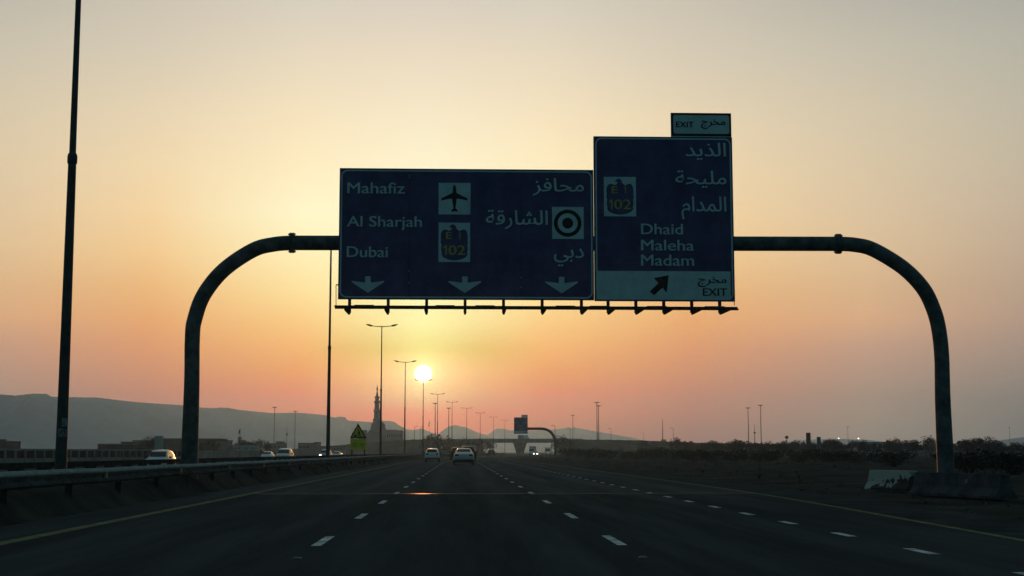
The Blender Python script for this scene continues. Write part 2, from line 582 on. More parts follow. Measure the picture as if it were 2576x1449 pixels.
make_ground()
SEAM = 39.0
mb = MB()
strip(mb, -7.1, edge_r, [y for y in YS if y <= SEAM], 0.0)
mb.cur = 1
strip(mb, -7.1, edge_r, [y for y in YS if y >= SEAM], 0.0)
tag(mb.build('road', [M['asphalt_new'], M['asphalt_old']]), kind='structure')
mb = MB()
strip(mb, edge_r, shoulder_r, YS, 0.0)
tag(mb.build('road_shoulder', M['shoulder']), kind='structure')
mb = MB()
strip(mb, -37.0, -13.6, YS, oz)
tag(mb.build('opposite_road', M['shoulder']), kind='structure')
# the joint between the dark new asphalt and the older asphalt: a low rounded steel strip across the lanes
mb = MB()
mb.prism([(SEAM - 0.30, 0.003), (SEAM - 0.12, 0.008), (SEAM, 0.012), (SEAM + 0.12, 0.008), (SEAM + 0.30, 0.003)], 'x', -5.7, edge_r(SEAM) - 0.1)
tag(mb.build('road_joint', M['joint'], smooth=60), kind='structure')


def dash(mb, l, y0, y1, w, z=0.006):
    ys = [y0, (y0 + y1) / 2, y1] if y1 - y0 > 4 else [y0, y1]
    strip(mb, l - w / 2, l + w / 2, ys, z)


mb = MB()
k = 0
y = 3.3
while y < 260:                      # lane lines: two-metre dashes every seven metres
    for l in (-1.76, 2.02):
        dash(mb, l, y, y + 1.98, 0.125)
    y += 7.05
y = 5.83
while y < 230:                      # the tighter broken line of the exit lane
    dash(mb, 5.36, y, y + 0.95, 0.14)
    y += 3.3
tag(mb.build('road_markings', M['paint']), kind='structure')
mb = MB()
strip(mb, -5.88, -5.66, YS, 0.006)
strip(mb, lambda Y: edge_r(Y) - 0.2, lambda Y: edge_r(Y) - 0.05, YS, 0.006)
tag(mb.build('edge_lines', M['yellow']), kind='structure')
mb = MB()
for l in (-17.4, -21.1, -24.8, -28.5):
    y = 40.0
    while y < 400:
        dash(mb, l, y, y + 3, 0.16, lambda Y: oz(Y) + 0.006)
        y += 9
tag(mb.build('opposite_road_markings', M['paint']), kind='structure')
# raised studs between the dashes
mb = MB()
for i in range(2):
    Y = 8.35 + 7.05 * i
    for l in (-1.76, 2.02):
        mb.prism([(l - 0.05, 0.001), (l - 0.035, 0.012), (l + 0.035, 0.012), (l + 0.05, 0.001)], 'y', Y, Y + 0.1)
tag(mb.build('road_studs', M['concrete']), kind='structure')


# the low earth median between the two guardrails
mb = MB()
MED = [(-7.15, -.05), (-7.45, .02), (-7.72, .30), (-8.1, .46), (-8.7, .50), (-9.3, .46), (-9.9, .2), (-10.5, -.15), (-11.2, -.35)]
ys = [-30 + 1.5 * i for i in range(80)] + [90 + 6.0 * i for i in range(80)]
v = [(u + bend(Y) + .06 * noise1(Y * 1.1 + u, 2), Y, z + (.05 * noise1(Y * .9 + u * 3, 5) if 0 < k < 8 else 0)) for Y in ys for k, (u, z) in enumerate(MED)]
n = len(MED)
mb.add(v, [(i * n + j, i * n + j + 1, (i + 1) * n + j + 1, (i + 1) * n + j) for i in range(len(ys) - 1) for j in range(n - 1)])
tag(mb.build('median_strip', M['dirt'], smooth=60), kind='structure')


# ------------------------------------------------------------------ hills
def hill(name, prof, dist, depth, base=-0.5, seed=1.0):
    """a ridge whose crest runs through the given skyline; the flanks fall away before and behind it"""
    crest = []
    for (x0, y0), (x1, y1) in zip(prof, prof[1:]):
        n = max(2, int((x1 - x0) / 3))
        for i in range(n):
            t = i / n
            crest.append((x0 + (x1 - x0) * t, y0 + (y1 - y0) * t + 0.5 * noise1((x0 + (x1 - x0) * t) * 0.21, seed)))
    crest.append(prof[-1])
    rows = [-1.0, -0.72, -0.5, -0.3, -0.14, 0.0, 0.2, 0.5, 1.0]
    hgt = [0.0, 0.16, 0.36, 0.6, 0.84, 1.0, 0.8, 0.45, 0.0]
    v = []
    for x, y in crest:
        d = dist(x) if callable(dist) else dist
        top = at(x, y, d)
        for r, h in zip(rows, hgt):
            hh = h + (0.015 * noise1(x * 0.035 + r * 5, seed + 2) * (1 - h) * 4 * h if 0 < h < 1 else 0)
            v.append((top.x, d + r * depth + 5 * noise1(x * 0.02, seed) * (1 if abs(r) < 1 else 0) * abs(r), base + (top.z - base) * hh))
    n = len(rows)
    f = [(i * n + j, (i + 1) * n + j, (i + 1) * n + j + 1, i * n + j + 1) for i in range(len(crest) - 1) for j in range(n - 1)]
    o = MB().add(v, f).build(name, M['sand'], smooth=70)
    o['kind'] = 'structure'


hill('hills', [(-500, 1002), (-260, 985), (-90, 988), (0, 992), (38, 995), (86, 990), (118, 991), (130, 998), (172, 999), (246, 1000), (286, 1005), (344, 1011.5),
               (391, 1015), (456, 1019), (500, 1024.5), (537, 1027), (554, 1025), (579, 1026.4), (594, 1030), (632, 1034), (686, 1039), (737, 1038),
               (761, 1038.7), (816, 1044), (843, 1050.7), (851, 1048), (868, 1049), (874.5, 1057.4), (908, 1060), (931, 1061.6), (961, 1058),
               (990, 1060), (1003, 1069), (1018, 1077.5), (1030, 1088), (1050, 1110), (1075, 1137)], lambda x: 2300 + 1.0 * max(0, x), 420, seed=1.0)
hill('hills', [(930, 1120), (985, 1085), (1018, 1079), (1041.5, 1081.6), (1061.6, 1078), (1078, 1085), (1100, 1093), (1125, 1118), (1150, 1137)], 4000, 400, seed=2.2)
hill('hills', [(1060, 1137), (1085, 1110), (1100, 1093), (1112, 1084), (1128, 1073), (1145, 1069), (1176, 1076), (1181, 1079), (1206.5, 1090), (1229.5, 1095),
               (1262, 1112), (1290, 1137)], 4200, 400, seed=3.1)
hill('hills', [(1190, 1137), (1225, 1096), (1241, 1083), (1249.5, 1078), (1267, 1078), (1281, 1082), (1330, 1084), (1395.5, 1080), (1422, 1077), (1445.5, 1075.3), (1492, 1083.7),
               (1546, 1093), (1596, 1102), (1613, 1107), (1680, 1122), (1760, 1137)], 4450, 400, seed=4.7)
hill('hills', [(1860, 1137), (1960, 1113), (2030, 1106), (2110, 1104), (2190, 1107), (2260, 1115), (2350, 1126), (2440, 1116), (2520, 1107), (2580, 1099), (2680, 1094),
               (2820, 1103), (3000, 1137)], 4450, 400, seed=5.9)


# ------------------------------------------------------------------ the overpass and its embankments
OY = 620.0


def bank(pts, name):
    """earth bank crossing behind the motorway; pts are crown points (picture x, y) at the overpass's distance"""
    v = []
    for x, y in pts:
        p = at(x, y, OY)
        h = max(0.3, p.z + 0.5)
        v += [(p.x, OY - 6 - 2.0 * h, -0.5), (p.x, OY - 6, p.z - 0.05), (p.x, OY + 6, p.z - 0.05), (p.x, OY + 6 + 2 * h, -0.5)]
    f = [(i * 4 + j, i * 4 + j + 1, i * 4 + j + 5, i * 4 + j + 4) for i in range(len(pts) - 1) for j in range(3)]
    f += [(0, 1, 2, 3), tuple(len(v) - 4 + k for k in (3, 2, 1, 0))]
    # finer rows so that the crown is not ruler straight
    o = MB().add(v, f).build(name, M['bank'])
    o['kind'] = 'structure'


def dense(pts, step=9, amp=0.8, seed=1):
    out = []
    for (x0, y0), (x1, y1) in zip(pts, pts[1:]):
        n = max(1, int(abs(x1 - x0) / step))
        for i in range(n):
            t = i / n
            out.append((x0 + (x1 - x0) * t, y0 + (y1 - y0) * t + amp * noise1(x0 + (x1 - x0) * t, seed)))
    return out + [pts[-1]]


bank(dense([(700, 1133), (800, 1124.5), (900, 1116), (975, 1109.5), (1040, 1105.5), (1120, 1104.5), (1190, 1104.5), (1214, 1105)]), 'embankment')
bank(dense([(1428, 1106), (1512, 1106), (1600, 1107.5), (1660, 1110), (1760, 1114.5), (1900, 1117), (2050, 1119.5), (2250, 1123), (2576, 1128), (2900, 1134)]), 'embankment')

# ------------------------------------------------------------------ lettering
GLYPH = {  # isolated, final, initial, medial presentation forms
    'ا': 'ﺍﺎﺍﺎ', 'ب': 'ﺏﺐﺑﺒ', 'د': 'ﺩﺪﺩﺪ', 'ذ': 'ﺫﺬﺫﺬ', 'ر': 'ﺭﺮﺭﺮ', 'ز': 'ﺯﺰﺯﺰ', 'ح': 'ﺡﺢﺣﺤ', 'خ': 'ﺥﺦﺧﺨ', 'ج': 'ﺝﺞﺟﺠ', 'ش': 'ﺵﺶﺷﺸ',
    'ق': 'ﻕﻖﻗﻘ', 'ف': 'ﻑﻒﻓﻔ', 'ل': 'ﻝﻞﻟﻠ', 'م': 'ﻡﻢﻣﻤ', 'ي': 'ﻱﻲﻳﻴ', 'ة': 'ﺓﺔﺓﺔ', 'إ': 'ﺇﺈﺇﺈ'}
NOJOIN = 'ادذرزةإ'


def arabic(w):
    out = []
    for i, c in enumerate(w):
        before = i > 0 and w[i - 1] not in NOJOIN
        after = i < len(w) - 1 and c not in NOJOIN
        out.append(GLYPH[c][(3 if after else 1) if before else (2 if after else 0)])
    return ''.join(out[::-1])


def text_shape(s, bold=0.0, space=1.0):
    cu = bpy.data.curves.new('lettering', 'FONT')
    cu.body = s
    cu.offset = bold
    cu.space_character = space
    cu.resolution_u = 4
    ob = bpy.data.objects.new('lettering', cu)
    COL.objects.link(ob)
    dg = bpy.context.evaluated_depsgraph_get()
    me = bpy.data.meshes.new_from_object(ob.evaluated_get(dg))
    v = [(p.co.x, p.co.y) for p in me.vertices]
    f = [tuple(p.vertices) for p in me.polygons]
    bpy.data.objects.remove(ob)
    bpy.data.curves.remove(cu)
    bpy.data.meshes.remove(me)
    return v, f


def islands(n, faces):
    par = list(range(n))

    def find(i):
        while par[i] != i:
            par[i] = par[par[i]]
            i = par[i]
        return i
    for f in faces:
        for q in f[1:]:
            par[find(q)] = find(f[0])
    seen = {}
    return [seen.setdefault(find(i), len(seen)) for i in range(n)]


SY = 42.0               # the sign faces stand this far down the road


def S(x, y, out=0.0):
    """a spot on the sign face, 'out' metres proud of it"""
    p = at(x, y, SY)
    return Vector((p.x, SY - out, p.z))


def legend(s, x0, x1, ytop, ybase, m, parent, origin, bold=0.0, space=1.0, whole=False, out=0.010, Y=SY, thick=0.007):
    """lettering fitted between x0 and x1; cap height (or the whole height) between ytop and ybase"""
    v, f = text_shape(s, bold, space)
    ax, bx = min(p[0] for p in v), max(p[0] for p in v)
    if whole:
        ay, by = min(p[1] for p in v), max(p[1] for p in v)
    else:
        ay, by = 0.0, 0.72
    a, b = at(x0, ybase, Y), at(x1, ytop, Y)
    isl = islands(len(v), f)
    pts = []
    for i, (px, py) in enumerate(v):
        out_i = out + 0.0006 * (isl[i] % 5)
        pts.append(Vector((a.x + (px - ax) / (bx - ax) * (b.x - a.x), Y - out_i, a.z + (py - ay) / (by - ay) * (b.z - a.z))) - origin)
    b = MB().add(pts, f)
    for k, dx in ((1, -thick), (2, thick)):
        b.add([p + Vector((dx, -0.004 * k, dx * 0.4)) for p in pts], f)
    return b.build('legend', m, parent)


def plate(mb, x0, y0, x1, y1, out, origin, Y=SY, r=0.0):
    a, b = at(x0, y1, Y) - origin, at(x1, y0, Y) - origin
    yy = Y - out - origin.y
    pts = []
    if r:
        for cxx, czz, a0 in ((b.x - r, b.z - r, 0), (a.x + r, b.z - r, 90), (a.x + r, a.z + r, 180), (b.x - r, a.z + r, 270)):
            for k in range(6):
                t = R(a0 + 18 * k)
                pts.append((cxx + r * math.cos(t), yy, czz + r * math.sin(t)))
    else:
        pts = [(a.x, yy, a.z), (b.x, yy, a.z), (b.x, yy, b.z), (a.x, yy, b.z)]
    mb.flat(pts)
    return pts


def border(mb, x0, y0, x1, y1, w, out, origin, r, Y=SY):
    """a rounded rectangular line w metres wide"""
    a, b = at(x0, y1, Y) - origin, at(x1, y0, Y) - origin
    yy = Y - out - origin.y
    o_, i_ = [], []
    for cxx, czz, a0 in ((b.x - r, b.z - r, 0), (a.x + r, b.z - r, 90), (a.x + r, a.z + r, 180), (b.x - r, a.z + r, 270)):
        for k in range(7):
            t = R(a0 + 15 * k)
            o_.append((cxx + r * math.cos(t), yy, czz + r * math.sin(t)))
            i_.append((cxx + (r - w) * math.cos(t), yy, czz + (r - w) * math.sin(t)))
    n = len(o_)
    mb.add(o_ + i_, [(k, (k + 1) % n, n + (k + 1) % n, n + k) for k in range(n)])


def board(mb, x0, y0, x1, y1, depth, origin, Y=SY):
    a, b = at(x0, y1, Y) - origin, at(x1, y0, Y) - origin
    mb.box(a.x, b.x, Y - origin.y, Y - origin.y + depth, a.z, b.z)


def poly(mb, pts, out, origin, Y=SY):
    mb.flat([(at(x, y, Y) - origin) - Vector((0, out, 0)) for x, y in pts])


# ------------------------------------------------------------------ the gantry over the road
PY = SY + 0.42
gan = thing('sign_gantry', Vector(((at(478, 1140, PY).x + at(2382, 1140, PY).x) / 2, PY, 0)),
            'grey steel pipe portal gantry bending down to a leg each side of the motorway', 'sign gantry')
g0 = gan.location.copy()


def gpt(x, y):
    return at(x, y, PY) - g0


def smooth_path(pts, n=4):
    out = []
    for i in range(len(pts) - 1):
        p0, p1, p2, p3 = pts[max(i - 1, 0)], pts[i], pts[i + 1], pts[min(i + 2, len(pts) - 1)]
        for k in range(n):
            t = k / n
            out.append(0.5 * ((2 * p1) + (p2 - p0) * t + (2 * p0 - 5 * p1 + 4 * p2 - p3) * t * t + (3 * p1 - p0 - 3 * p2 + p3) * t ** 3))
    return out + [pts[-1]]


PR = 0.228
lx, rx = gpt(479, 1100).x, gpt(2373, 1050).x
lpts = [Vector((lx - 0.02, 0, 0.0)), Vector((lx, 0, 3.0))] + [gpt(*p) for p in ((484, 850), (490, 803), (513, 741), (563, 679), (637, 629), (690, 614.5), (734, 611))]
rpts = [Vector((rx + 0.03, 0, 0.0)), Vector((rx, 0, 2.6))] + [gpt(*p) for p in ((2369, 900), (2361, 826), (2347, 775), (2321, 724), (2271, 673), (2197, 628), (2150, 616), (2108, 613.5))]
for pts in (lpts, rpts):
    sp = smooth_path(pts, 6)
    rad = [PR + 0.035 * max(0.0, 1 - p.z / 3.6) for p in sp]
    mb = MB().tube(sp, rad, 24)
    leg = mb.build('leg', M['gantry'], gan, smooth=50)
    b = MB()
    p = pts[0]
    b.box(p.x - 0.42, p.x + 0.42, -0.42, 0.42, -0.12, 0.05)
    for k in range(8):
        a = k * math.pi / 4
        b.prism([(p.x + 0.36 * math.cos(a) + 0.03 * math.cos(q * math.pi / 3), 0.36 * math.sin(a) + 0.03 * math.sin(q * math.pi / 3)) for q in range(6)], 'z', 0.05, 0.11)
    b.build('base_plate', M['galv_dark'], leg)
c0, c1 = lpts[-1], rpts[-1]
MB().tube([c0, c1], PR, 24).build('crossbeam', M['gantry'], gan, smooth=50)
for c, s in ((c0, 1), (c1, -1)):
    b = MB()
    d = Vector((1, 0, 0))
    for q in (-0.06, 0.02):
        b.tube([c + d * q, c + d * (q + 0.055)], 0.315, 24)
    for k in range(12):
        a = k * math.pi / 6
        e = Vector((0, math.cos(a), math.sin(a))) * 0.275
        b.tube([c + d * -0.10 + e, c + d * 0.115 + e], 0.02, 6)
    b.build('flange', M['gantry'], gan, smooth=40)
# hangers that carry the signs, and the lighting rail under them
hang = (878.5, 976, 1073, 1170, 1267, 1364.5, 1463.6, 1531, 1601, 1671.4, 1742, 1812.6)
for x in hang:
    b = MB()
    top = at(x, 590 if x < 1480 else 560, SY).z - g0.z
    bot = at(x, 786, SY).z - g0.z
    xx = at(x, 765, SY).x - g0.x
    yy = SY + 0.14 - PY
    b.box(xx - 0.045, xx + 0.045, yy - 0.05, yy + 0.05, bot, top)
    b.build('hanger', M['galv_dark'], gan)
rail = MB()
zr = at(1288, 774.5, SY - 1.0).z - g0.z
xa, xb = at(841, 774, SY - 1.0).x - g0.x, at(1855, 776, SY - 1.0).x - g0.x
yr = SY - 1.0 - PY
rail.box(xa, xb, yr - 0.03, yr + 0.03, zr + 0.015, zr + 0.055)
rail.box(xa + 0.05, xb - 0.05, yr - 0.42, yr - 0.34, zr - 0.085, zr - 0.03)
lr = rail.build('light_rail', M['galv_dark'], gan)
for x in hang:
    b = MB()
    xx = at(x, 765, SY).x - g0.x
    zt = at(x, 776, SY).z - g0.z
    zb = at(x, 791, SY).z - g0.z
    y0 = SY + 0.14 - PY
    b.prism([(y0 - 0.05, zt), (y0 - 0.05, zb), (y0 - 1.55, zb - 0.02), (y0 - 1.62, zb + 0.03), (y0 - 1.15, zr - 0.06)], 'x', xx - 0.03, xx + 0.03)
    b.build('bracket', M['galv_dark'], lr)
for x in (924, 1121, 1218, 1414, 1497, 1636, 1777):
    b = MB()
    xx = at(x, 765, SY).x - g0.x
    b.prism([(yr - 0.47, zr - 0.03), (yr - 0.28, zr - 0.03), (yr - 0.24, zr + 0.05), (yr - 0.44, zr + 0.03)], 'x', xx - 0.28, xx + 0.28)
    b.build('lamp_housing', M['galv_dark'], lr)
for x, y in ((845, 716), (1848, 720)):     # thin conduits down the sign's ends
    b = MB()
    p, q = at(x, y, SY) - g0, at(x, 768, SY) - g0
    b.tube([p + Vector((0, 0.05, 0)), q + Vector((0, 0.05, 0))], 0.012, 6)
    b.tube([p + Vector((0, 0.05, 0)), p + Vector((0.07 if x < 1000 else -0.07, 0.05, 0))], 0.02, 6)
    b.build('conduit', M['galv_dark'], gan)

# ------------------------------------------------------------------ signs on the gantry
SHIELD = [(972, 812), (985, 800), (993, 787), (1012, 781), (1032, 787), (1043, 801), (1049, 822), (1060, 838), (1078, 850), (1098, 846), (1118, 836), (1140, 838), (1157, 852),
          (1166, 880), (1170, 920), (1168, 955), (1174, 968), (1167, 1000), (1170, 1050), (1163, 1078), (1168, 1100), (1150, 1128), (1110, 1148), (1070, 1158), (1030, 1162), (990, 1158),
          (950, 1148), (910, 1128), (893, 1102), (896, 1080), (888, 1050), (892, 1000), (882, 962), (888, 950), (884, 910), (888, 872), (900, 850), (922, 836), (945, 838), (965, 848),
          (985, 846), (1000, 834), (1000, 820), (988, 816)]


def route_shield(parent, origin, x0, y0, x1, y1):
    b = MB()
    plate(b, x0, y0, x1, y1, 0.008, origin)
    sh = b.build('route_shield', M['white'], parent)
    fx = lambda u: x0 + (u - 860) / 335.0 * (x1 - x0)
    fy = lambda w: y0 + (w - 765) / 413.0 * (y1 - y0)
    b = MB()
    poly(b, [(fx(u), fy(w)) for u, w in SHIELD], 0.012, origin)
    b.build('falcon', M['blue'], sh)
    legend('E', fx(942), fx(1000), fy(860), fy(935), M['signyellow'], sh, origin, out=0.016)
    legend(arabic('إ'), fx(1078), fx(1096), fy(858), fy(942), M['signyellow'], sh, origin, whole=True, out=0.016)
    legend('02', fx(968), fx(1142), fy(1000), fy(1104), M['signyellow'], sh, origin, out=0.016)
    b = MB()
    poly(b, [(fx(u), fy(w)) for u, w in ((935, 1000), (950, 1000), (950, 1104), (933, 1104), (933, 1024), (914, 1036), (914, 1020))], 0.016, origin)
    b.build('digit_one', M['signyellow'], sh)


# the wide sign
o0 = S(1170, 752)
sg = thing('direction_sign', o0, 'wide blue direction sign reading Mahafiz, Al Sharjah and Dubai', 'road sign')
b = MB()
board(b, 850, 427.5, 1492.5, 752.5, 0.09, o0)
b.build('panel', M['blue'], sg)
b = MB()
border(b, 854, 431.5, 1489, 748.5, 0.042, 0.006, o0, 0.2)
b.build('border', M['white'], sg)
legend('Mahafiz', 874, 1018.5, 458.5, 486, M['white'], sg, o0)
legend('Al Sharjah', 873, 1061, 543.5, 569.6, M['white'], sg, o0)
legend('Dubai', 872.5, 975.5, 619, 646.5, M['white'], sg, o0)
legend(arabic('محافز'), 1340.5, 1468, 449, 492, M['white'], sg, o0, whole=True, bold=0.0)
legend(arabic('الشارقة'), 1222.6, 1377.5, 529, 576, M['white'], sg, o0, whole=True, bold=0.0)
legend(arabic('دبي'), 1394, 1468, 625, 670, M['white'], sg, o0, whole=True, bold=0.0)
b = MB()
plate(b, 1103, 460.4, 1183.7, 539.3, 0.008, o0)
ap = b.build('airport_symbol', M['white'], sg)
half = [(1312, 846), (1322, 856), (1329, 880), (1333, 932), (1372, 952), (1450, 988), (1449, 1014), (1372, 996), (1336, 994), (1330, 1040), (1322, 1096), (1343, 1112), (1345, 1133), (1312, 1124)]
pts = half + [(2 * 1312 - u, w) for u, w in half[::-1][1:-1]]
b = MB()
poly(b, [(1103 + (u - 1143) / 339 * 80.7, 460.4 + (w - 828) / 330 * 78.9) for u, w in pts], 0.012, o0)
b.build('aeroplane', M['black'], ap)
route_shield(sg, o0, 1102.8, 560.5, 1182.8, 659)
b = MB()
plate(b, 1389, 521, 1468, 601, 0.008, o0)
tg = b.build('city_centre_symbol', M['white'], sg)
b = MB()
cc, kx = at(1428, 561.5, SY) - o0, 42.0 / 3500
n = 40
ring = lambda r: [(cc.x + r * math.cos(2 * math.pi * k / n), -0.012, cc.z + r * math.sin(2 * math.pi * k / n)) for k in range(n)]
b.add(ring(35.3 * kx) + ring(25.6 * kx), [(k, (k + 1) % n, n + (k + 1) % n, n + k) for k in range(n)])
b.flat(ring(14 * kx))
b.build('rings', M['black'], tg)
for ax, ay in ((925.5, 0), (1169.3, 0.5), (1412.8, 1.5)):
    b = MB()
    poly(b, [(ax - 6.8, 695 + ay), (ax + 6.8, 695 + ay), (ax + 6.8, 711 + ay), (ax + 40.7, 706.5 + ay), (ax + 41, 709.5 + ay), (ax, 736.5 + ay), (ax - 41, 709.5 + ay), (ax - 40.7, 706.5 + ay), (ax - 6.8, 711 + ay)], 0.008, o0)
    b.build('down_arrow', M['white'], sg)
# sky gleaming through chinks between the sheets, painted as white dashes
for x, y in ((1030.5, 441), (1030.5, 447), (1029, 682), (1029, 712), (1311, 698), (1311, 722)):
    b = MB()
    plate(b, x - 0.7, y - 1.8, x + 0.7, y + 1.8, 0.008, o0)
    b.build('sky_chink', M['white'], sg)
for x in (1030, 1311.5):
    b = MB()
    plate(b, x - 0.5, 433, x + 0.5, 747, 0.003, o0)
    b.build('sheet_seam', M['signseam'], sg)

# the tall exit sign
o1 = S(1670, 757)
eg = thing('exit_sign', o1, 'tall blue sign reading Dhaid, Maleha, Madam with white EXIT strip and tab', 'road sign')
b = MB()
board(b, 1496, 345.5, 1841.5, 757, 0.09, o1)
b.build('panel', M['blue'], eg)
b = MB()
border(b, 1500, 349, 1838, 753.5, 0.042, 0.006, o1, 0.2)
b.build('border', M['white'], eg)
b = MB()
plate(b, 1500.5, 683, 1837.5, 753, 0.008, o1)
st = b.build('exit_strip', M['white'], eg)
b = MB()
poly(b, [(1681.7, 693), (1677.5, 746.5 - 10), (1665.5, 726.5), (1649, 742), (1642, 741.5), (1636.5, 736.5), (1652, 717), (1657, 711), (1646, 701.5)][:0] or
     [(1682, 692.5), (1677, 737), (1666.5, 724), (1645.5, 743), (1634, 733.5), (1656, 712.5), (1645, 699.5)], 0.012, o1)
b.build('slip_arrow', M['black'], st)
legend(arabic('مخرج'), 1755.7, 1827, 697.5, 722, M['black'], st, o1, whole=True, bold=0.0, out=0.012)
legend('EXIT', 1768.4, 1828.5, 724.7, 744, M['black'], st, o1, out=0.012, bold=0.0)
route_shield(eg, o1, 1519.5, 445.4, 1599.4, 544)
legend(arabic('الذيد'), 1724.7, 1825, 360, 402, M['white'], eg, o1, whole=True, bold=0.0)
legend(arabic('مليحة'), 1699.6, 1826, 430, 472, M['white'], eg, o1, whole=True, bold=0.0)
legend(arabic('المدام'), 1715, 1826, 495, 552, M['white'], eg, o1, whole=True, bold=0.0)
legend('Dhaid', 1613, 1717, 562, 589, M['white'], eg, o1)
legend('Maleha', 1613, 1745, 602.7, 629.7, M['white'], eg, o1)
legend('Madam', 1613, 1745, 640, 668, M['white'], eg, o1)
b = MB()
board(b, 1688.5, 285, 1839, 345.4, 0.08, o1)
tb = b.build('exit_tab', M['white'], eg)
b = MB()
plate(b, 1688.5, 285, 1839, 342, 0.004, o1)
fr = b.build('tab_edge', M['black'], tb)
b = MB()
plate(b, 1694, 290.5, 1834, 336, 0.008, o1, r=0.07)
b.build('tab_face', M['white'], tb)
legend('EXIT', 1701, 1743.8, 306, 320, M['black'], tb, o1, out=0.012, space=1.1)
legend(arabic('مخرج'), 1764, 1823.7, 301, 324, M['black'], tb, o1, whole=True, bold=0.0, out=0.012)

# ------------------------------------------------------------------ the far cantilever sign
FY = 345.0
fp = at(1397, 1130, FY)
cg = thing('cantilever_gantry', Vector((fp.x, FY + 0.4, -0.1)), 'distant one-legged pipe gantry reaching left from its post before the overpass', 'sign gantry')
w0 = cg.location.copy()
pp = [at(x, y, FY + 0.4) - w0 for x, y in ((1397.5, 1139), (1397, 1112), (1393, 1098), (1384, 1086), (1372, 1080), (1358, 1078.5), (1327, 1078.5))]
pp[0].z = 0
MB().tube(smooth_path(pp, 4), 0.34, 14).build('pipe', M['gantry'], cg, smooth=50)
pq = at(1305, 1078.5, FY + 0.4) - w0
MB().tube([pp[-1], pq], 0.3, 12).build('crossbeam', M['gantry'], cg, smooth=50)
o2 = at(1311, 1091, FY)
fs = thing('far_exit_sign', o2, 'small distant blue exit sign with white bottom strip and pale tab on its right', 'road sign')
b = MB()
board(b, 1293, 1050, 1327.5, 1091.5, 0.12, o2, FY)
b.build('panel', M['signblue_hazed'], fs)
b = MB()
plate(b, 1293.4, 1084, 1327.1, 1091.1, 0.03, o2, FY)
st = b.build('exit_strip', M['white'], fs)
b = MB()
poly(b, [(1321, 1089.5), (1325.5, 1088), (1325.5, 1086), (1322, 1087.5)], 0.06, o2, FY)
b.build('slip_arrow', M['black'], st)
b = MB()
board(b, 1312, 1043.5, 1327.5, 1049.6, 0.12, o2, FY)
b.build('exit_tab', M['white'], fs)
b = MB()
for x0, x1, y in ((1296, 1302, 1062.5), (1318, 1326, 1056), (1317, 1326, 1062), (1305, 1316, 1071), (1305, 1318, 1076), (1305, 1315, 1080.5)):
    plate(b, x0, y - 1.0, x1, y + 1.0, 0.03, o2, FY)
b.build('legend', M['signback'], fs)

# ------------------------------------------------------------------ guardrails
WBEAM = [(-0.01, -0.158), (0.030, -0.152), (0.085, -0.112), (0.085, -0.072), (0.006, -0.024), (0.006, 0.024), (0.085, 0.072), (0.085, 0.100), (0.030, 0.150), (-0.01, 0.158)]


def beam(mb, l, z, ys, side=1):
    n = len(WBEAM)
    v, f = [], []
    for Y in ys:
        X = l + bend(Y)
        wob = 0.012 * noise1(Y * 0.35, l)
        v += [(X + side * a, Y, z + c + wob) for a, c in WBEAM] + [(X + side * (a - 0.006), Y, z + c + wob) for a, c in WBEAM]
    m = 2 * n
    half = []
    for i in range(len(ys) - 1):
        for k in range(n - 1):
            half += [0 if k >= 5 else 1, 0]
            f.append((i * m + k, i * m + k + 1, (i + 1) * m + k + 1, (i + 1) * m + k))
            f.append((i * m + n + k + 1, i * m + n + k, (i + 1) * m + n + k, (i + 1) * m + n + k + 1))
    mb.add(v, f)
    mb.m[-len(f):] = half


def gr_ys(y0, y1):
    out, y = [], y0
    while y < y1:
        out.append(y)
        y += 2.0 if y < 60 else (4.0 if y < 200 else 10.0)
    return out + [y1]


RL = -7.55
gr = thing('guardrail', Vector((0, 0, 0)), 'pale ribbed steel guardrail running along the left edge of the near carriageway', 'guardrail', 'guardrails in the median')
b = MB()
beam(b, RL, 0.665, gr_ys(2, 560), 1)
rail_o = b.build('rail', [M['galv'], M['galv_lower']], gr, smooth=15)
Y = 4.0
while Y < 170:                              # lapped joints: a second thickness half a metre long
    b = MB()
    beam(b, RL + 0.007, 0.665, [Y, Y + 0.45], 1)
    b.build('lap_joint', [M['galv'], M['galv_lower']], rail_o, smooth=15)
    Y += 8.0
Y, k = 4.0, 0
while k < 95:
    X = RL + bend(Y)
    b = MB()
    b.box(X - 0.20, X - 0.09, Y - 0.06, Y + 0.06, -0.1, 0.80)
    b.box(X - 0.09, X - 0.002, Y - 0.05, Y + 0.05, 0.54, 0.78)
    b.build('post', M['galv_dark'], gr)
    k += 1
    Y += 4.0 if Y < 180 else 6.0
for i in range(8):
    Y = 22.1 + 8.0 * i
    b = MB()
    b.box(RL + 0.03, RL + 0.075, Y - 0.05, Y + 0.05, 0.60, 0.73)
    b.build('reflector', M['signyellow'], gr)

RL2 = -10.2
g2 = thing('guardrail', Vector((0, 0, 0)), 'dark guardrail of the opposite carriageway with gaps between its spacers, behind the pale one', 'guardrail', 'guardrails in the median')
b = MB()
beam(b, RL2, 0.45, gr_ys(8, 560), -1)
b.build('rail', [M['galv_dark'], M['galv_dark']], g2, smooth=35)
b = MB()
v = []
for Y0, Y1 in zip(gr_ys(8, 560), gr_ys(8, 560)[1:]):
    X0, X1 = RL2 + bend(Y0), RL2 + bend(Y1)
    b.add([(X0 - 0.05, Y0, 0.76), (X0 + 0.05, Y0, 0.76), (X1 + 0.05, Y1, 0.76), (X1 - 0.05, Y1, 0.76), (X0 - 0.05, Y0, 0.90), (X0 + 0.05, Y0, 0.90), (X1 + 0.05, Y1, 0.90), (X1 - 0.05, Y1, 0.90)],
          [(0, 1, 2, 3), (4, 7, 6, 5), (1, 5, 6, 2), (0, 3, 7, 4)])
b.build('top_rail', M['galv_dark'], g2)
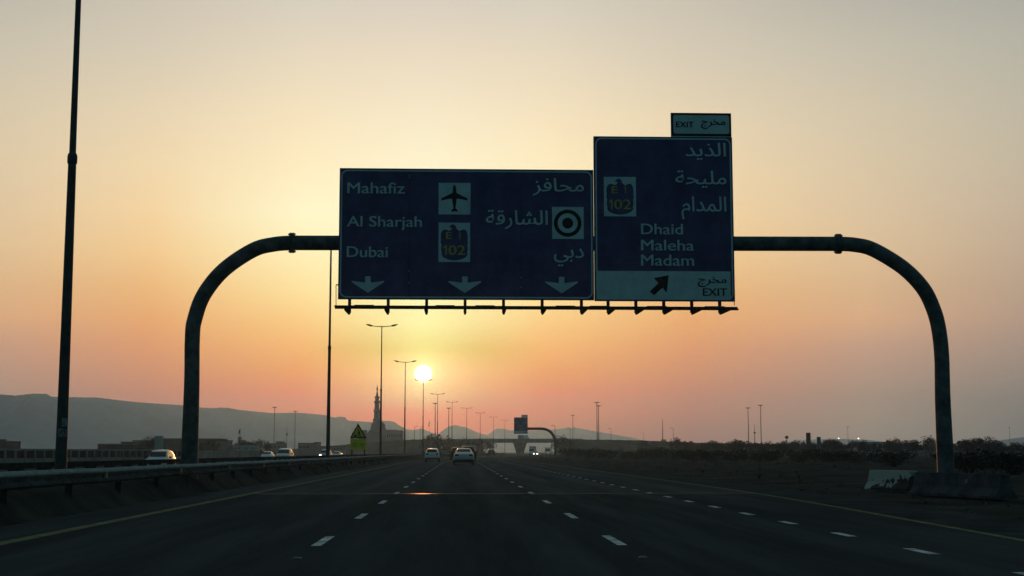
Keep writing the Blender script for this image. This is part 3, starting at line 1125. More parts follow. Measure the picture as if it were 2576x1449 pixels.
Y, k = 9.0, 0
while k < 95:
    X = RL2 + bend(Y)
    b = MB()
    b.box(X - 0.02, X + 0.12, Y - 0.08, Y + 0.08, -0.6, 0.758)
    b.box(X + 0.0, X + 0.04, Y - 0.55, Y + 0.55, 0.55, 0.757)
    b.build('post', M['galv_dark'], g2)
    k += 1
    Y += 2.15 if Y < 120 else 8.0

# ------------------------------------------------------------------ median lamp posts
LM = -8.45


def make_lamp():
    r = thing('street_lamp', Vector((0, 0, 0)), 'lamp', 'street lamp', 'double-arm lamp posts in the median')
    MB().tube([(0, 0, -0.5), (0, 0, 0.9), (0, 0, 7.4)], [0.125, 0.122, 0.085], 16).build('lower_pole', M['pole'], r, smooth=50)
    MB().tube([(0, 0, 7.35), (0, 0, 14.0)], [0.072, 0.048], 14).build('upper_pole', M['pole'], r, smooth=50)
    MB().lathe((0, 0, 0), [(0.086, 7.31), (0.104, 7.33), (0.106, 7.47), (0.09, 7.54), (0.073, 7.55)], 16).build('collar', M['pole'], r, smooth=50)
    for s in (-1, 1):
        a = MB().tube([(0, 0, 13.93), (s * 0.5, 0, 13.95), (s * 1.0, 0, 14.02), (s * 1.3, 0, 14.1)], [0.045, 0.04, 0.035, 0.03], 8).build('arm', M['pole'], r, smooth=50)
        MB().tube([(s * 0.95, 0, 14.0), (s * 1.1, 0, 14.03), (s * 1.4, 0, 14.12), (s * 1.62, 0, 14.16)], [0.04, 0.1, 0.085, 0.03], 10).build('lamp_head', M['pole'], a, smooth=50)
    MB().box(-0.3, 0.3, -0.3, 0.3, -0.6, -0.02).build('footing', M['concrete_dark'], r)
    return r


lamp = make_lamp()
lab = ['tall lamp post nearest the camera, rising out of the top left corner of the view',
       'second lamp post, standing just past the left end of the blue signs',
       'third lamp post, its two arms just under the sign, passing in front of the minaret',
       'fourth lamp post, midway between the minaret and the sun',
       'fifth lamp post, its top lost in the sun',
       'sixth lamp post, first one to the right of the sun',
       'seventh lamp post in the median row, second to the right of the sun',
       'eighth lamp post in the median row, above the grey truck',
       'ninth lamp post in the median row, fourth to the right of the sun',
       'tenth lamp post in the median row, tiny, second left of the far sign',
       'eleventh lamp post, the tiny last one beside the far sign']
ly = [29.8, 84.5, 142.8, 199.8, 252, 312, 362, 412, 463, 517, 569]
lx_ = [None, 825.5, 957.5, 1018, 1064, 1100.5, 1137, 1174, 1208, 1241, 1270]
lamp_things = []
for i, (Y, t) in enumerate(zip(ly, lab)):
    X = -8.37 if i == 0 else at(lx_[i], 1100, Y).x
    lamp_things.append(place(lamp, USED, Vector((X, Y, 0)), -math.atan(0.12 * max(0, Y - 150) / 420), t))
# a number plate and a sticker on the nearest post
l0 = lamp_things[0]
b = MB()



def wrap(z0, z1, a0, a1, r, name, m):
    mb = MB()
    v, f = [], []
    for i in range(7):
        a = R(a0 + (a1 - a0) * i / 6)
        for z in (z0, z1):
            v.append((r * math.cos(a), r * math.sin(a), z))
    for i in range(6):
        f.append((2 * i, 2 * i + 2, 2 * i + 3, 2 * i + 1))
    return mb.add(v, f).build(name, m, l0)


ztop, zmid, zlow, zbot = [at(160, y, 29.8).z for y in (1052.5, 1073, 1079, 1098)]
wrap(zmid, ztop, -80, -20, 0.123, 'sticker', M['sticker'])
npl = wrap(zbot, zlow, -115, -30, 0.123, 'number_plate', M['sticker'])
v, f = text_shape('72', 0.02)
w = max(p[0] for p in v)
pts = []
for px, py in v:
    a = R(-108 + (px / w) * 70)
    pts.append((0.1255 * math.cos(a), 0.1255 * math.sin(a), zbot + 0.02 + (py / 0.72) * (zlow - zbot - 0.04)))
MB().add(pts, f).build('digits', M['black'], npl)

# ------------------------------------------------------------------ roadworks sign in the median
RY = 112.0
o3 = Vector((at(901, 1140, RY).x, RY, -0.2))
rw = thing('roadworks_sign', o3, 'lime roadworks sign: red-edged warning triangle above a square plate on two posts', 'road sign')
b = MB()
board(b, 881, 1103.5, 921.5, 1131, 0.04, o3, RY)
pl = b.build('plate', M['lime'], rw)
b = MB()
for (x0, x1, y) in ((885, 899, 1116.6), (904, 917, 1116.8), (886, 899, 1122.3), (905, 916, 1122.0)):
    x = x0
    while x < x1:                          # illegible rows of small dark strokes
        wd = rnd(0.8, 2.4)
        plate(b, x, y - rnd(0.8, 1.4), min(x + wd, x1), y + rnd(0.5, 1.1), 0.01, o3, RY)
        x += wd + rnd(0.3, 0.8)
b.build('legend', M['black'], pl)
tri = [(901, 1064.5), (922.5, 1102.5), (879.5, 1102.5)]
b = MB()
pf = [at(x, y, RY) - o3 for x, y in tri]
b.prism([(p.x, p.z) for p in pf], 'y', 0.0, 0.04)
tr = b.build('triangle', M['red'], rw)
c = Vector(((tri[0][0] + tri[1][0] + tri[2][0]) / 3, (tri[0][1] + tri[1][1] + tri[2][1]) / 3))
b = MB()
poly(b, [(c[0] + (x - c[0]) * 0.70, c[1] + (y - c[1]) * 0.70) for x, y in tri], 0.01, o3, RY)
fc = b.build('triangle_face', M['lime'], tr)
b = MB()
poly(b, [(888.5, 1098.5), (893.5, 1091.5), (898.5, 1098.5)], 0.02, o3, RY)                      # heap
poly(b, [(901.3, 1084), (904.5, 1083.2), (906, 1090), (908, 1098.5), (905.8, 1098.5), (903.6, 1093), (901.8, 1098.5), (899.6, 1098.5), (901.6, 1091)], 0.02, o3, RY)   # digging man
poly(b, [(901.5, 1085), (903, 1086.5), (897, 1094.5), (896.2, 1093.6)], 0.022, o3, RY)
poly(b, [(901 + 2.0 * math.cos(k * 0.7854), 1081.6 + 2.0 * math.sin(k * 0.7854)) for k in range(8)], 0.02, o3, RY)
b.build('digging_figure', M['black'], fc)
for x in (885.5, 917):
    p = at(x, 1120, RY) - o3
    top = at(x, 1096, RY) - o3
    MB().box(p.x - 0.05, p.x + 0.05, 0.05, 0.13, -0.1, top.z).build('post', M['galv_dark'], rw)

# ------------------------------------------------------------------ concrete barriers beside the gantry's right leg
JERSEY = [(-0.30, 0.0), (-0.30, 0.08), (-0.17, 0.33), (-0.105, 0.80), (0.105, 0.80), (0.17, 0.33), (0.30, 0.08), (0.30, 0.0)]
white_worn = mat('worn_white_paint', (0.055, 0.057, 0.06), 0.85, 0.12)
t = white_worn.node_tree
pb = t.nodes['Principled BSDF']
tc = node(t, 'ShaderNodeTexCoord')
nz = node(t, 'ShaderNodeTexNoise')
nz.inputs['Scale'].default_value = 4.5
nz.inputs['Detail'].default_value = 7
t.links.new(tc.outputs['Object'], nz.inputs['Vector'])
sx = node(t, 'ShaderNodeSeparateXYZ')
t.links.new(tc.outputs['Object'], sx.inputs[0])
# whitewash worn away in ragged drips towards the foot and at the far end
ma = node(t, 'ShaderNodeMath', operation='MULTIPLY_ADD')
t.links.new(sx.outputs[2], ma.inputs[0])
ma.inputs[1].default_value = 0.80
t.links.new(nz.outputs['Fac'], ma.inputs[2])
mx_ = node(t, 'ShaderNodeMath', operation='MULTIPLY_ADD')
t.links.new(sx.outputs[0], mx_.inputs[0])
mx_.inputs[1].default_value = -0.13
t.links.new(ma.outputs[0], mx_.inputs[2])
rp = node(t, 'ShaderNodeValToRGB')
rp.color_ramp.elements[0].position = 0.64
rp.color_ramp.elements[1].position = 0.71
rp.color_ramp.elements[0].color = (0.036, 0.038, 0.044, 1)
rp.color_ramp.elements[1].color = (0.38, 0.44, 0.41, 1)
t.links.new(mx_.outputs[0], rp.inputs[0])
t.links.new(rp.outputs[0], pb.inputs['Base Color'])


def jersey(x0, x1, ybase, label, m, lift=0.0, hgt=0.8, yy=None):
    p, q = gp(x0, ybase[0], 0.0), gp(x1, ybase[1], 0.0)
    d = (q - p).normalized()
    r = thing('concrete_barrier', p.lerp(q, 0.5), label, 'barrier', 'concrete barriers by the gantry leg', math.atan2(d.y, d.x))
    ln = (q - p).length
    k = hgt / 0.8
    prof = [(a, z * k) for a, z in JERSEY]
    b = MB()
    n = 9
    v = []
    for i in range(n):
        x = -ln / 2 + ln * i / (n - 1)
        v += [(x, a + 0.008 * noise1(x * 3 + a * 9, 2), z + (0.008 * noise1(x * 4, z) if z > 0.7 else 0)) for a, z in prof]
    m_ = len(prof)
    f = [(i * m_ + j, (i + 1) * m_ + j, (i + 1) * m_ + j + 1, i * m_ + j + 1) for i in range(n - 1) for j in range(m_ - 1)]
    f += [tuple(range(m_))[::-1], tuple((n - 1) * m_ + j for j in range(m_))]
    b.add(v, f)
    b.build('block', m, r)
    for s in (-1, 1):
        MB().box(s * ln * 0.25 - 0.12, s * ln * 0.25 + 0.12, -0.315, -0.28, 0.0, 0.07).build('lifting_slot', M['trim'], r)
    return r


jersey(2196, 2302, (1231, 1236), 'short white-painted concrete barrier with ragged worn paint before the gantry leg', white_worn, hgt=0.60)
jb = jersey(2312, 2420, (1243, 1249), 'dark unpainted concrete barrier end to end with the white one', M['concrete_dark'], hgt=0.60)
jc = jersey(2421, 2532, (1249, 1256), 'dark concrete barrier with a small round reflector, at the right end of the run', M['concrete_dark'], hgt=0.60)
pr = jc.matrix_basis.inverted() @ gp(2442, 1200, 0.45)
MB().tube([(-0.55, -0.17, 0.40), (-0.55, -0.13, 0.40)], 0.05, 12).build('reflector', M['sticker'], jc)

# ------------------------------------------------------------------ vehicles (rear at y=0, front at +y)
PROFILE = {
    'sedan': dict(st=[(0.0, .74, .50, .80, .88, .66), (.05, .86, .34, .95, 1.00, .74), (.25, .90, .28, 1.0, 1.07, .76), (.85, .91, .24, .98, 1.10, .72), (1.55, .91, .22, .96, 1.41, .60),
                      (2.45, .91, .22, .94, 1.46, .61), (3.0, .91, .22, .93, 1.39, .60), (3.75, .90, .24, .92, .98, .74), (4.5, .84, .28, .80, .84, .70), (4.7, .70, .34, .62, .66, .60)],
                  rear=(3, 4), wind=(6, 7), side=[3, 4, 5, 6], lampz=(.78, .95), wheels=(.95, 3.75), wr=.33, plate=.80),
    'suv': dict(st=[(0.0, .80, .55, .95, 1.02, .76), (.05, .93, .40, 1.12, 1.18, .82), (.12, .95, .34, 1.14, 1.24, .81), (.42, .96, .32, 1.12, 1.74, .67), (1.5, .96, .30, 1.10, 1.83, .69),
                    (2.9, .96, .30, 1.08, 1.79, .69), (3.2, .96, .30, 1.07, 1.70, .68), (3.95, .95, .34, 1.06, 1.14, .80), (4.7, .92, .40, 1.00, 1.05, .78), (4.9, .80, .48, .85, .90, .68)],
                rear=(2, 3), wind=(6, 7), side=[3, 4, 5, 6], lampz=(.95, 1.15), wheels=(.9, 3.95), wr=.39, plate=.85),
    'hatch': dict(st=[(0.0, .70, .48, .80, .86, .66), (.05, .81, .34, .95, 1.0, .72), (.12, .83, .28, 1.0, 1.06, .71), (.40, .84, .26, .98, 1.48, .58), (1.3, .84, .24, .96, 1.57, .60),
                      (2.3, .84, .24, .94, 1.53, .60), (2.6, .84, .24, .93, 1.44, .59), (3.2, .83, .26, .92, .98, .68), (3.75, .78, .30, .82, .86, .64), (3.9, .68, .36, .70, .74, .56)],
                  rear=(2, 3), wind=(6, 7), side=[3, 4, 5, 6], lampz=(.80, 1.02), wheels=(.65, 3.15), wr=.30, plate=.78),
}


def section(s):
    y, w, zb, belt, top, wr = s
    return [(0, zb), (.8 * w, zb), (w, zb + .18 * min(1, (belt - zb) / .4)), (1.0 * w, (zb + belt) / 2 + .08), (.965 * w, belt), (wr, top - (top - belt) * .10 - 0.004), (.8 * wr, top), (0, top + .018)]


def make_car(kind, paint, label, lit=False, rails=False):
    P_ = PROFILE[kind]
    st = P_['st']
    r = thing(kind, Vector((0, 0, 0)), label, 'car')
    r.name = {'sedan': 'sedan_car', 'suv': 'off_road_car', 'hatch': 'hatchback_car'}[kind]
    b = MB()
    rings = []
    for s in st:
        h = section(s)
        ring = [(x, s[0], z) for x, z in h] + [(-x, s[0], z) for x, z in h[::-1][1:-1]]
        rings.append(ring)
    n = len(rings[0])
    v = [p for ring in rings for p in ring]
    f = [(i * n + k, i * n + (k + 1) % n, (i + 1) * n + (k + 1) % n, (i + 1) * n + k) for i in range(len(rings) - 1) for k in range(n)]
    f += [tuple(range(n))[::-1], tuple(range((len(rings) - 1) * n, len(rings) * n))]
    b.add(v, f)
    body = b.build('body', paint, r, smooth=32)

    def pane(i, j, name, wl=.88):
        a, c = st[i], st[j]
        nrm = Vector((0, -(c[4] - a[4]), (c[0] - a[0]))).normalized()
        if nrm.z < 0:
            nrm = -nrm
        lo, hi = (a, c) if a[4] < c[4] else (c, a)
        pts = []
        for t, sgn in ((.10, -1), (.10, 1), (.86, 1), (.86, -1)):
            y = lo[0] + (hi[0] - lo[0]) * t
            z = lo[4] + (hi[4] - lo[4]) * t + .018
            w = (lo[5] + (hi[5] - lo[5]) * t) * wl
            pts.append(Vector((sgn * w, y, z)) + nrm * .02)
        MB().flat(pts).build(name, M['glass'], r)
    pane(P_['rear'][0], P_['rear'][1], 'rear_window')
    pane(P_['wind'][0], P_['wind'][1], 'windscreen', .93)
    for s in (-1, 1):
        ks = P_['side']
        lo, hi = [], []
        for q, k in enumerate(ks):
            h = section(st[k])
            a, c = Vector((h[4][0], st[k][0], h[4][1])), Vector((h[5][0], st[k][0], h[5][1]))
            for lst, t in ((lo, .12), (hi, .90)):
                p = a.lerp(c, t)
                lst.append((s * (p.x + .012), p.y + (.25 if (q == 0 and lst is hi) else (.1 if q == 0 else 0)), p.z))
        h = section(st[ks[-1] + 1])
        lo.append((s * (h[4][0] + .0), st[ks[-1]][0] + .62 * (st[ks[-1] + 1][0] - st[ks[-1]][0]), lo[-1][2] + .02))
        b = MB()
        m = len(ks)
        vv = lo + hi
        ff = [(i, i + 1, m + 1 + i + 1, m + 1 + i) for i in range(m - 1)] + [(m - 1, m, m + 1 + m - 1)]
        b.add(vv, ff)
        b.build('side_window', M['glass'], r)
    for y in P_['wheels']:
        for s in (-1, 1):
            w_ = max(q[1] for q in st)
            b = MB()
            R_ = P_['wr']
            b.tube([(s * (w_ - .20), y, R_), (s * (w_ - .19), y, R_), (s * (w_ + .005), y, R_), (s * (w_ + .02), y, R_)], [R_ * .9, R_, R_, R_ * .88], 18)
            wh = b.build('wheel', M['tyre'], r, smooth=40)
            MB().tube([(s * (w_ + .01), y, R_), (s * (w_ + .028), y, R_)], [R_ * .62, R_ * .55], 12).build('rim', M['rim'] if paint is not M['carblack'] else M['trim'], wh)
    z0, z1 = P_['lampz']
    w1 = st[1][1]
    for s in (-1, 1):
        MB().add([(s * w1 * .50, -.012, z0 + .02), (s * w1 * .88, -.0, z0), (s * w1 * 1.0, .12, z0 + .02), (s * w1 * .98, .12, z1), (s * w1 * .82, .0, z1), (s * w1 * .52, -.012, z1 - .04)],
                 [(0, 1, 4, 5), (1, 2, 3, 4)]).build('tail_lamp', M['tail'], r)
        e = st[-1]
        zz = e[3] - .05
        b = MB()
        b.lathe((s * e[1] * .82, e[0] - .05, zz - .02), [(.02, -.10), (.13, -.06), (.15, 0), (.13, .06), (.02, .10)] if not lit else [(.02, -.13), (.16, -.08), (.2, 0), (.16, .08), (.02, .13)], 10)
        b.build('headlamp', M['lamp_on'] if lit else M['lamp'], r, smooth=50)
        y = st[P_['wind'][1]][0] - .35
        MB().obox((s * (st[6][1] + .12), y, st[6][3] + .10), (.11, 0, 0), (0, .05, 0), (0, 0, .08)).build('wing_mirror', M['trim'] if not lit else paint, r)
    MB().box(-.26, .26, -.018, -.006, P_['plate'] - .06, P_['plate'] + .06).build('number_plate', M['plate'], r)
    zb = st[1][2]
    MB().add([(-w1 * .96, -.03, zb - .02), (w1 * .96, -.03, zb - .02), (w1 * .96, .2, zb - .06), (-w1 * .96, .2, zb - .06), (-w1 * .98, -.035, zb + .16), (w1 * .98, -.035, zb + .16), (w1 * .98, .2, zb + .16), (-w1 * .98, .2, zb + .16)],
             [(0, 1, 5, 4), (3, 2, 1, 0), (4, 5, 6, 7), (1, 2, 6, 5), (0, 4, 7, 3)]).build('rear_bumper', M['trim'], r)
    e = st[-1]
    MB().box(-e[1] * .7, e[1] * .7, e[0] - .05, e[0] + .02, e[2] + .02, e[2] + .16).build('front_grille', M['trim'], r)
    if rails:
        for s in (-1, 1):
            MB().tube([(s * .56, .6, st[4][4] + .0), (s * .56, .7, st[4][4] + .06), (s * .56, 2.7, st[4][4] + .06), (s * .56, 2.8, st[4][4])], .025, 6).build('roof_rail', M['trim'], r)
    return r


def put(r, x, Y, z=0.0, rz=0.0):
    p = at(x, 1150, Y)
    r.location = (p.x, Y, z)
    r.rotation_euler = (0, 0, rz)
    return r


put(make_car('sedan', M['carsilver'], 'pale silver saloon seen from behind, in front of the two black cars'), 1166.7, 121.5)
put(make_car('hatch', M['carwhite'], 'small white hatchback seen from behind in the lane next to the guardrail'), 1087, 163)
put(make_car('suv', M['carblack'], 'black off-road car half hidden behind the left side of the silver saloon', rails=True), 1150, 196)
put(make_car('suv', M['carblack'], 'black off-road car showing past the right side of the silver saloon'), 1177.5, 168)
put(make_car('suv', M['carblack'], 'small dark car far ahead, alone, left of the far sign'), 1236, 366, rz=-.066)
G = 'oncoming cars on the opposite carriageway'
put(make_car('suv', M['carwhite'], 'white off-road car oncoming, largest, left of the gantry\'s left leg', rails=True), 417, 128, oz(128), math.pi + .02)['group'] = G
put(make_car('sedan', M['carwhite'], 'low white saloon oncoming, just left of the white van-like car'), 678, 232, oz(232), math.pi)['group'] = G
put(make_car('suv', M['carwhite'], 'white van-like car oncoming, midway between the gantry\'s left leg and the second lamp post'), 722, 186, oz(186), math.pi)['group'] = G
put(make_car('suv', M['carsilver'], 'oncoming car with both headlamps lit, behind the second lamp post', lit=True), 823, 262, oz(262), math.pi - .03)['group'] = G
put(make_car('sedan', M['carwhite'], 'white saloon oncoming, just right of the car with lit headlamps'), 851, 300, oz(300), math.pi - .04)['group'] = G
put(make_car('sedan', M['carsilver'], 'tiny car with lit headlamps under the overpass', lit=True), 1349.5, 470, 0, math.pi - .12)
put(make_car('sedan', M['carwhite'], 'tiny pale car coming out from under the overpass beside the far gantry post'), 1387, 470, 0, math.pi - .12)


def make_truck(label, m_box, length=7.0, h=3.6, w=2.5):
    r = thing('box_truck', Vector((0, 0, 0)), label, 'truck')
    MB().box(-w / 2, w / 2, 0, length, 1.05, h).build('cargo_box', m_box, r)
    b = MB()
    b.prism([(length + .15, .6), (length + 2.1, .6), (length + 2.1, 1.5), (length + 1.75, 2.6), (length + .15, 2.7)], 'x', -w / 2 + .05, w / 2 - .05)
    b.build('cab', M['carwhite'], r)
    b = MB()
    b.add([(-w / 2 + .2, length + 2.105, 1.55), (w / 2 - .2, length + 2.105, 1.55), (w / 2 - .25, length + 1.80, 2.5), (-w / 2 + .25, length + 1.80, 2.5)], [(0, 1, 2, 3)])
    b.build('windscreen', M['glass'], r)
    MB().box(-.45, .45, .1, length + 1.9, .55, 1.04).build('chassis', M['trim'], r)
    for y in (1.2, 2.4, length + 1.1):
        for s in (-1, 1):
            MB().tube([(s * (w / 2 - .3), y, .5), (s * (w / 2), y, .5)], .5, 14).build('wheel', M['tyre'], r)
    MB().box(-w / 2, w / 2, -.06, -.01, .6, .85).build('rear_bumper', M['trim'], r)
    return r


t1 = put(make_truck('pale grey box truck behind the guardrail, to the right of the silver saloon', M['bld_b'], h=3.9, w=3.0), 1189, 495, -.3, math.pi - .35)
put(make_truck('white truck standing below the overpass, between pier and far gantry post', M['bld_b'], h=3.6), 1341, 575, -.1, math.pi - .1)
put(make_truck('white truck just left of the far gantry post, below the overpass', M['bld_b'], h=3.0), 1380, 575, -.1, math.pi - .1)

# ------------------------------------------------------------------ overpass
za, zb_ = at(1300, 1103.5, OY - 6).z, at(1300, 1113.5, OY - 6).z
xl, xr = at(1213, 1110, OY).x, at(1429, 1110, OY).x
ov = thing('overpass', Vector((at(1308, 1110, OY).x, OY, 0)), 'grey concrete overpass crossing the motorway far ahead on a hammerhead pier', 'bridge')
w0 = ov.location.copy()
MB().box(xl - w0.x, xr - w0.x, -5.6, 5.6, zb_, za - 1.0).build('deck', M['concrete'], ov)
for s in (-1, 1):
    b = MB()
    b.box(xl - w0.x - 4, xr - w0.x + 6, s * 5.9 - .15, s * 5.9 + .15, za - 1.15, za)
    b.build('parapet', M['concrete'], ov)
b = MB()
b.prism([(-3.0, zb_ - .002), (-1.9, 1.6), (-1.7, -.3), (1.7, -.3), (1.9, 1.6), (3.0, zb_ - .002)], 'y', -1.0, 1.0)
b.build('pier', M['concrete'], ov)
for s, x in ((-1, xl), (1, xr)):
    b = MB()
    b.box(x - w0.x - (.2 if s < 0 else 5.5), x - w0.x + (5.5 if s < 0 else .2) - (5.3 if s < 0 else 0), -5.4, 5.4, -.5, za - 1.05)
    b.build('abutment', M['concrete'], ov)
tv = make_truck('small grey truck crossing the overpass, just under the far exit sign', M['bld_b'], length=2.6, h=2.7, w=2.2)
put(tv, 1303, OY, za - 1.02, -math.pi / 2)

# ------------------------------------------------------------------ small lamps on and near the overpass, high masts


def make_side_lamp():
    r = thing('roadside_lamp', Vector((0, 0, 0)), 'lamp', 'street lamp', 'single-arm lamps along the overpass road')
    MB().tube([(0, 0, -1.5), (0, 0, 6.3), (.12, 0, 6.75), (.5, 0, 6.95), (.8, 0, 6.97)], [.11, .09, .085, .08, .07], 8).build('pole', M['pole'], r, smooth=50)
    MB().tube([(.7, 0, 6.93), (1.0, 0, 6.93), (1.5, 0, 6.95)], [.08, .15, .08], 8).build('lamp_head', M['pole'], r, smooth=50)
    return r


sl = make_side_lamp()
for x, y, s, t in ((886, 1077, 1, 'thin single-arm lamp close to the roadworks sign triangle'),
                   (1010, 1077.5, 1, 'single-arm lamp left of the fourth median lamp post'),
                   (1043, 1072, 1, 'single-arm lamp between the fourth median lamp post and the sun'),
                   (1057, 1074, 1, 'single-arm lamp directly below the sun'),
                   (1396, 1070, -1, 'single-arm lamp rising straight above the far gantry post'),
                   (1434, 1076, -1, 'single-arm lamp at the right end of the overpass'),
                   (1537, 1078, -1, 'single-arm lamp on the bank, right of the paired masts'),
                   (1619, 1088, -1, 'short lamp on the bank where the hills run out'),
                   (1693.5, 1077, -1, 'single-arm lamp beside the small pale cone roof')):
    p = at(x, y, OY + 3)
    h = (p.z - (at(x, 1107, OY).z)) / 6.97
    place(sl, USED, Vector((p.x, OY + 3, p.z - 6.97 * h)), 0, t, None, Vector((s * 1.15 * h, h, h)))


def make_mast():
    r = thing('high_mast', Vector((0, 0, 0)), 'mast', 'high mast', 'tall floodlight masts')
    MB().tube([(0, 0, -2), (0, 0, 30)], [.42, .2], 10).build('mast', M['pole'], r, smooth=50)
    b = MB()
    b.lathe((0, 0, 0), [(.25, 29.3), (1.0, 29.5), (1.05, 29.75), (.3, 29.9)], 12)
    hd = b.build('lamp_ring', M['pole'], r)
    b = MB()
    for k in range(8):
        a = k * math.pi / 4
        c = Vector((1.35 * math.cos(a), 1.35 * math.sin(a), 29.75))
        b.obox(c, Vector((math.cos(a), math.sin(a), .25)) * .42, Vector((-math.sin(a), math.cos(a), 0)) * .3, Vector((0, 0, .16)))
    b.build('floodlights', M['pole'], hd)
    return r


ms = make_mast()
for x, y, Y, t in ((691, 1024, 880, 'tall floodlight mast above the flat box building left of the second lamp post'),
                   (743, 1034, 950, 'thinner floodlight mast between the two box buildings on the left'),
                   (1095, 1014, 760, 'floodlight mast just left of the sixth median lamp post'),
                   (1129, 1026, 860, 'floodlight mast just left of the seventh median lamp post'),
                   (1441, 1044, 1150, 'thin mast behind the right end of the overpass'),
                   (1501.5, 1012, 820, 'taller of the two paired masts right of the overpass'),
                   (1505.5, 1020, 760, 'shorter of the two paired masts right of the overpass'),
                   (1881.5, 1025.5, 900, 'mast with a flat round head above the right treeline'),
                   (1913, 1019, 900, 'tallest mast above the right treeline, beside the flat-headed one'),
                   (2132.5, 1073, 1300, 'lone short mast right of the two slab pylons'),
                   (2539, 1075, 1300, 'lone mast near the right edge, past the gantry\'s right leg')):
    p = at(x, y, Y)
    h = (p.z + .5) / 29.9
    place(ms, USED, Vector((p.x, Y, -.5)), 0, t, None, Vector((h * (.85 if Y < 1200 else .7), h * .85, h)))


def spike(name, x, y, Y, rad, label, cat, tiers):
    p = at(x, y, Y)
    r = thing(name, Vector((p.x, Y, -.5)), label, cat)
    h = p.z + .5
    b = MB().tube([(0, 0, 0), (0, 0, h * .6), (0, 0, h)], [rad, rad * .6, rad * .25], 8)
    b.build('pole', M['pole'], r)
    for z in tiers:
        MB().lathe((0, 0, h * z), [(rad * .6, -.4), (rad * 2.2, -.2), (rad * 2.2, .5), (rad * .6, .7)], 8).build('antenna', M['pole'], r)
    return r


spike('antenna_mast', 722, 1071, 800, .25, 'slim antenna between the two tall masts on the left', 'antenna', [.7])
spike('antenna_mast', 1666.5, 1053, 800, .35, 'bare pointed pole beside the small pale cone roof', 'antenna', [])
spike('antenna_mast', 1898, 1068, 850, .35, 'short antenna between the two masts above the right treeline', 'antenna', [.72])
spike('antenna_mast', 167, 1112, 420, .10, 'hair-thin antenna just right of the nearest lamp post', 'antenna', [])
spike('antenna_mast', 1979, 1096, 500, .28, 'short pole with a lamp box above the bush row left of the masts', 'antenna', [.9])

# ------------------------------------------------------------------ mosque
MY = 880.0
mp = at(950, 1137, MY)
mo = thing('mosque', Vector((mp.x, MY, -.5)), 'hazy mosque with one tall tiered minaret before its dome, behind the left bank', 'mosque')
w0 = mo.location.copy()
zz = lambda y: at(950, y, MY).z - w0.z
px = MY / 3500.0
b = MB()
b.box((905 - 950) * px, (1012 - 950) * px, -9, 12, 0, zz(1089))
b.box((903 - 950) * px, (924 - 950) * px, -10, 0, 0, zz(1082.5))
b.box((996 - 950) * px, (1013 - 950) * px, -10, 0, 0, zz(1083))
b.box((972 - 950) * px, (1000 - 950) * px, -11, -3, 0, zz(1081.5))
hall = b.build('hall', M['mosque'], mo)
for i in range(7):
    x = (975 + i * 5.2 - 950) * px
    MB().prism([(x, zz(1100)), (x + .7, zz(1100)), (x + .7, zz(1094)), (x + .35, zz(1091.5)), (x, zz(1094))], 'y', -11.05, -10.98).build('window', M['pane'], hall)
MB().prism([(x_ * px, zz(y_)) for x_, y_ in ((-26, 1109), (-22, 1088), (-20, 1083), (18, 1083), (20, 1088), (24, 1109))], 'y', -8, 8).build('transept', M['mosque'], mo)
b = MB()
b.lathe((0, 3, 0), [(19.2 * px, zz(1088)), (19.2 * px, zz(1079)), (20 * px, zz(1078.5)), (20 * px, zz(1077))], 24)
dr = b.build('drum', M['mosque'], mo)
MB().lathe((0, 3, 0), [(17 * px, zz(1077)), (18 * px, zz(1073)), (17.6 * px, zz(1069)), (15.5 * px, zz(1065)), (11.5 * px, zz(1061.5)), (6 * px, zz(1059)), (1.5 * px, zz(1057)), (.4 * px, zz(1052))], 28).build('dome', M['mosque'], mo, smooth=50)
b = MB()
mx = (949.5 - 950) * px
prof = [(9.5, 1088), (9.5, 1062), (8.8, 1060.5), (11.2, 1059), (11.2, 1055.5), (7.9, 1054), (7.6, 1037), (9.6, 1035.5), (9.6, 1032.5), (6.6, 1031), (6.3, 1016), (8.2, 1014.5), (8.2, 1011), (5.4, 1009.5), (5.0, 1003.5), (7.0, 1002.5), (7.0, 999), (3.4, 998.5),
        (3.0, 994), (1.5, 988), (.9, 985)]
b.lathe((mx, -10, 0), [(r * px * .93, zz(y)) for r, y in prof], 16)
mn = b.build('minaret', M['mosque'], mo)
MB().lathe((mx, -10, 0), [(.6 * px, zz(985)), (2.1 * px, zz(982)), (2.2 * px, zz(979.5)), (1.2 * px, zz(976.5)), (.3 * px, zz(971))], 10).build('finial', M['mosque'], mn)

# ------------------------------------------------------------------ flags


def make_flag(x, ytop, ybot, Y, w, label, ground_z=-.5):
    p = at(x, ytop - 1.5, Y)
    r = thing('flagpole', Vector((p.x, Y, ground_z)), label, 'flag')
    h = p.z - ground_z
    MB().tube([(0, 0, 0), (0, 0, h)], [.09, .05], 8).build('pole', M['pole'], r)
    z0, z1 = at(x, ybot, Y).z - ground_z, at(x, ytop, Y).z - ground_z
    v = []
    for i in range(7):
        for j in range(4):
            t = i / 6
            v.append((-w * (1 - t) * (.35 + .65 * (j / 3)) * (.5 + .5 * t), .25 * math.sin(3 * t + j), z0 + (z1 - z0) * t * (.75 + .25 * j / 3)))
    b = MB().add(v, [(i * 4 + j, i * 4 + j + 1, (i + 1) * 4 + j + 1, (i + 1) * 4 + j) for i in range(6) for j in range(3)])
    b.build('flag', M['flag'], r)
    return r


make_flag(604.5, 1078, 1092, 420, 1.0, 'dark flag hanging from a pole over the small pale turret on the left')
make_flag(1080.5, 1059, 1073, 900, 1.4, 'drooping flag on a thin pole just right of the sun')

# ------------------------------------------------------------------ buildings on the left


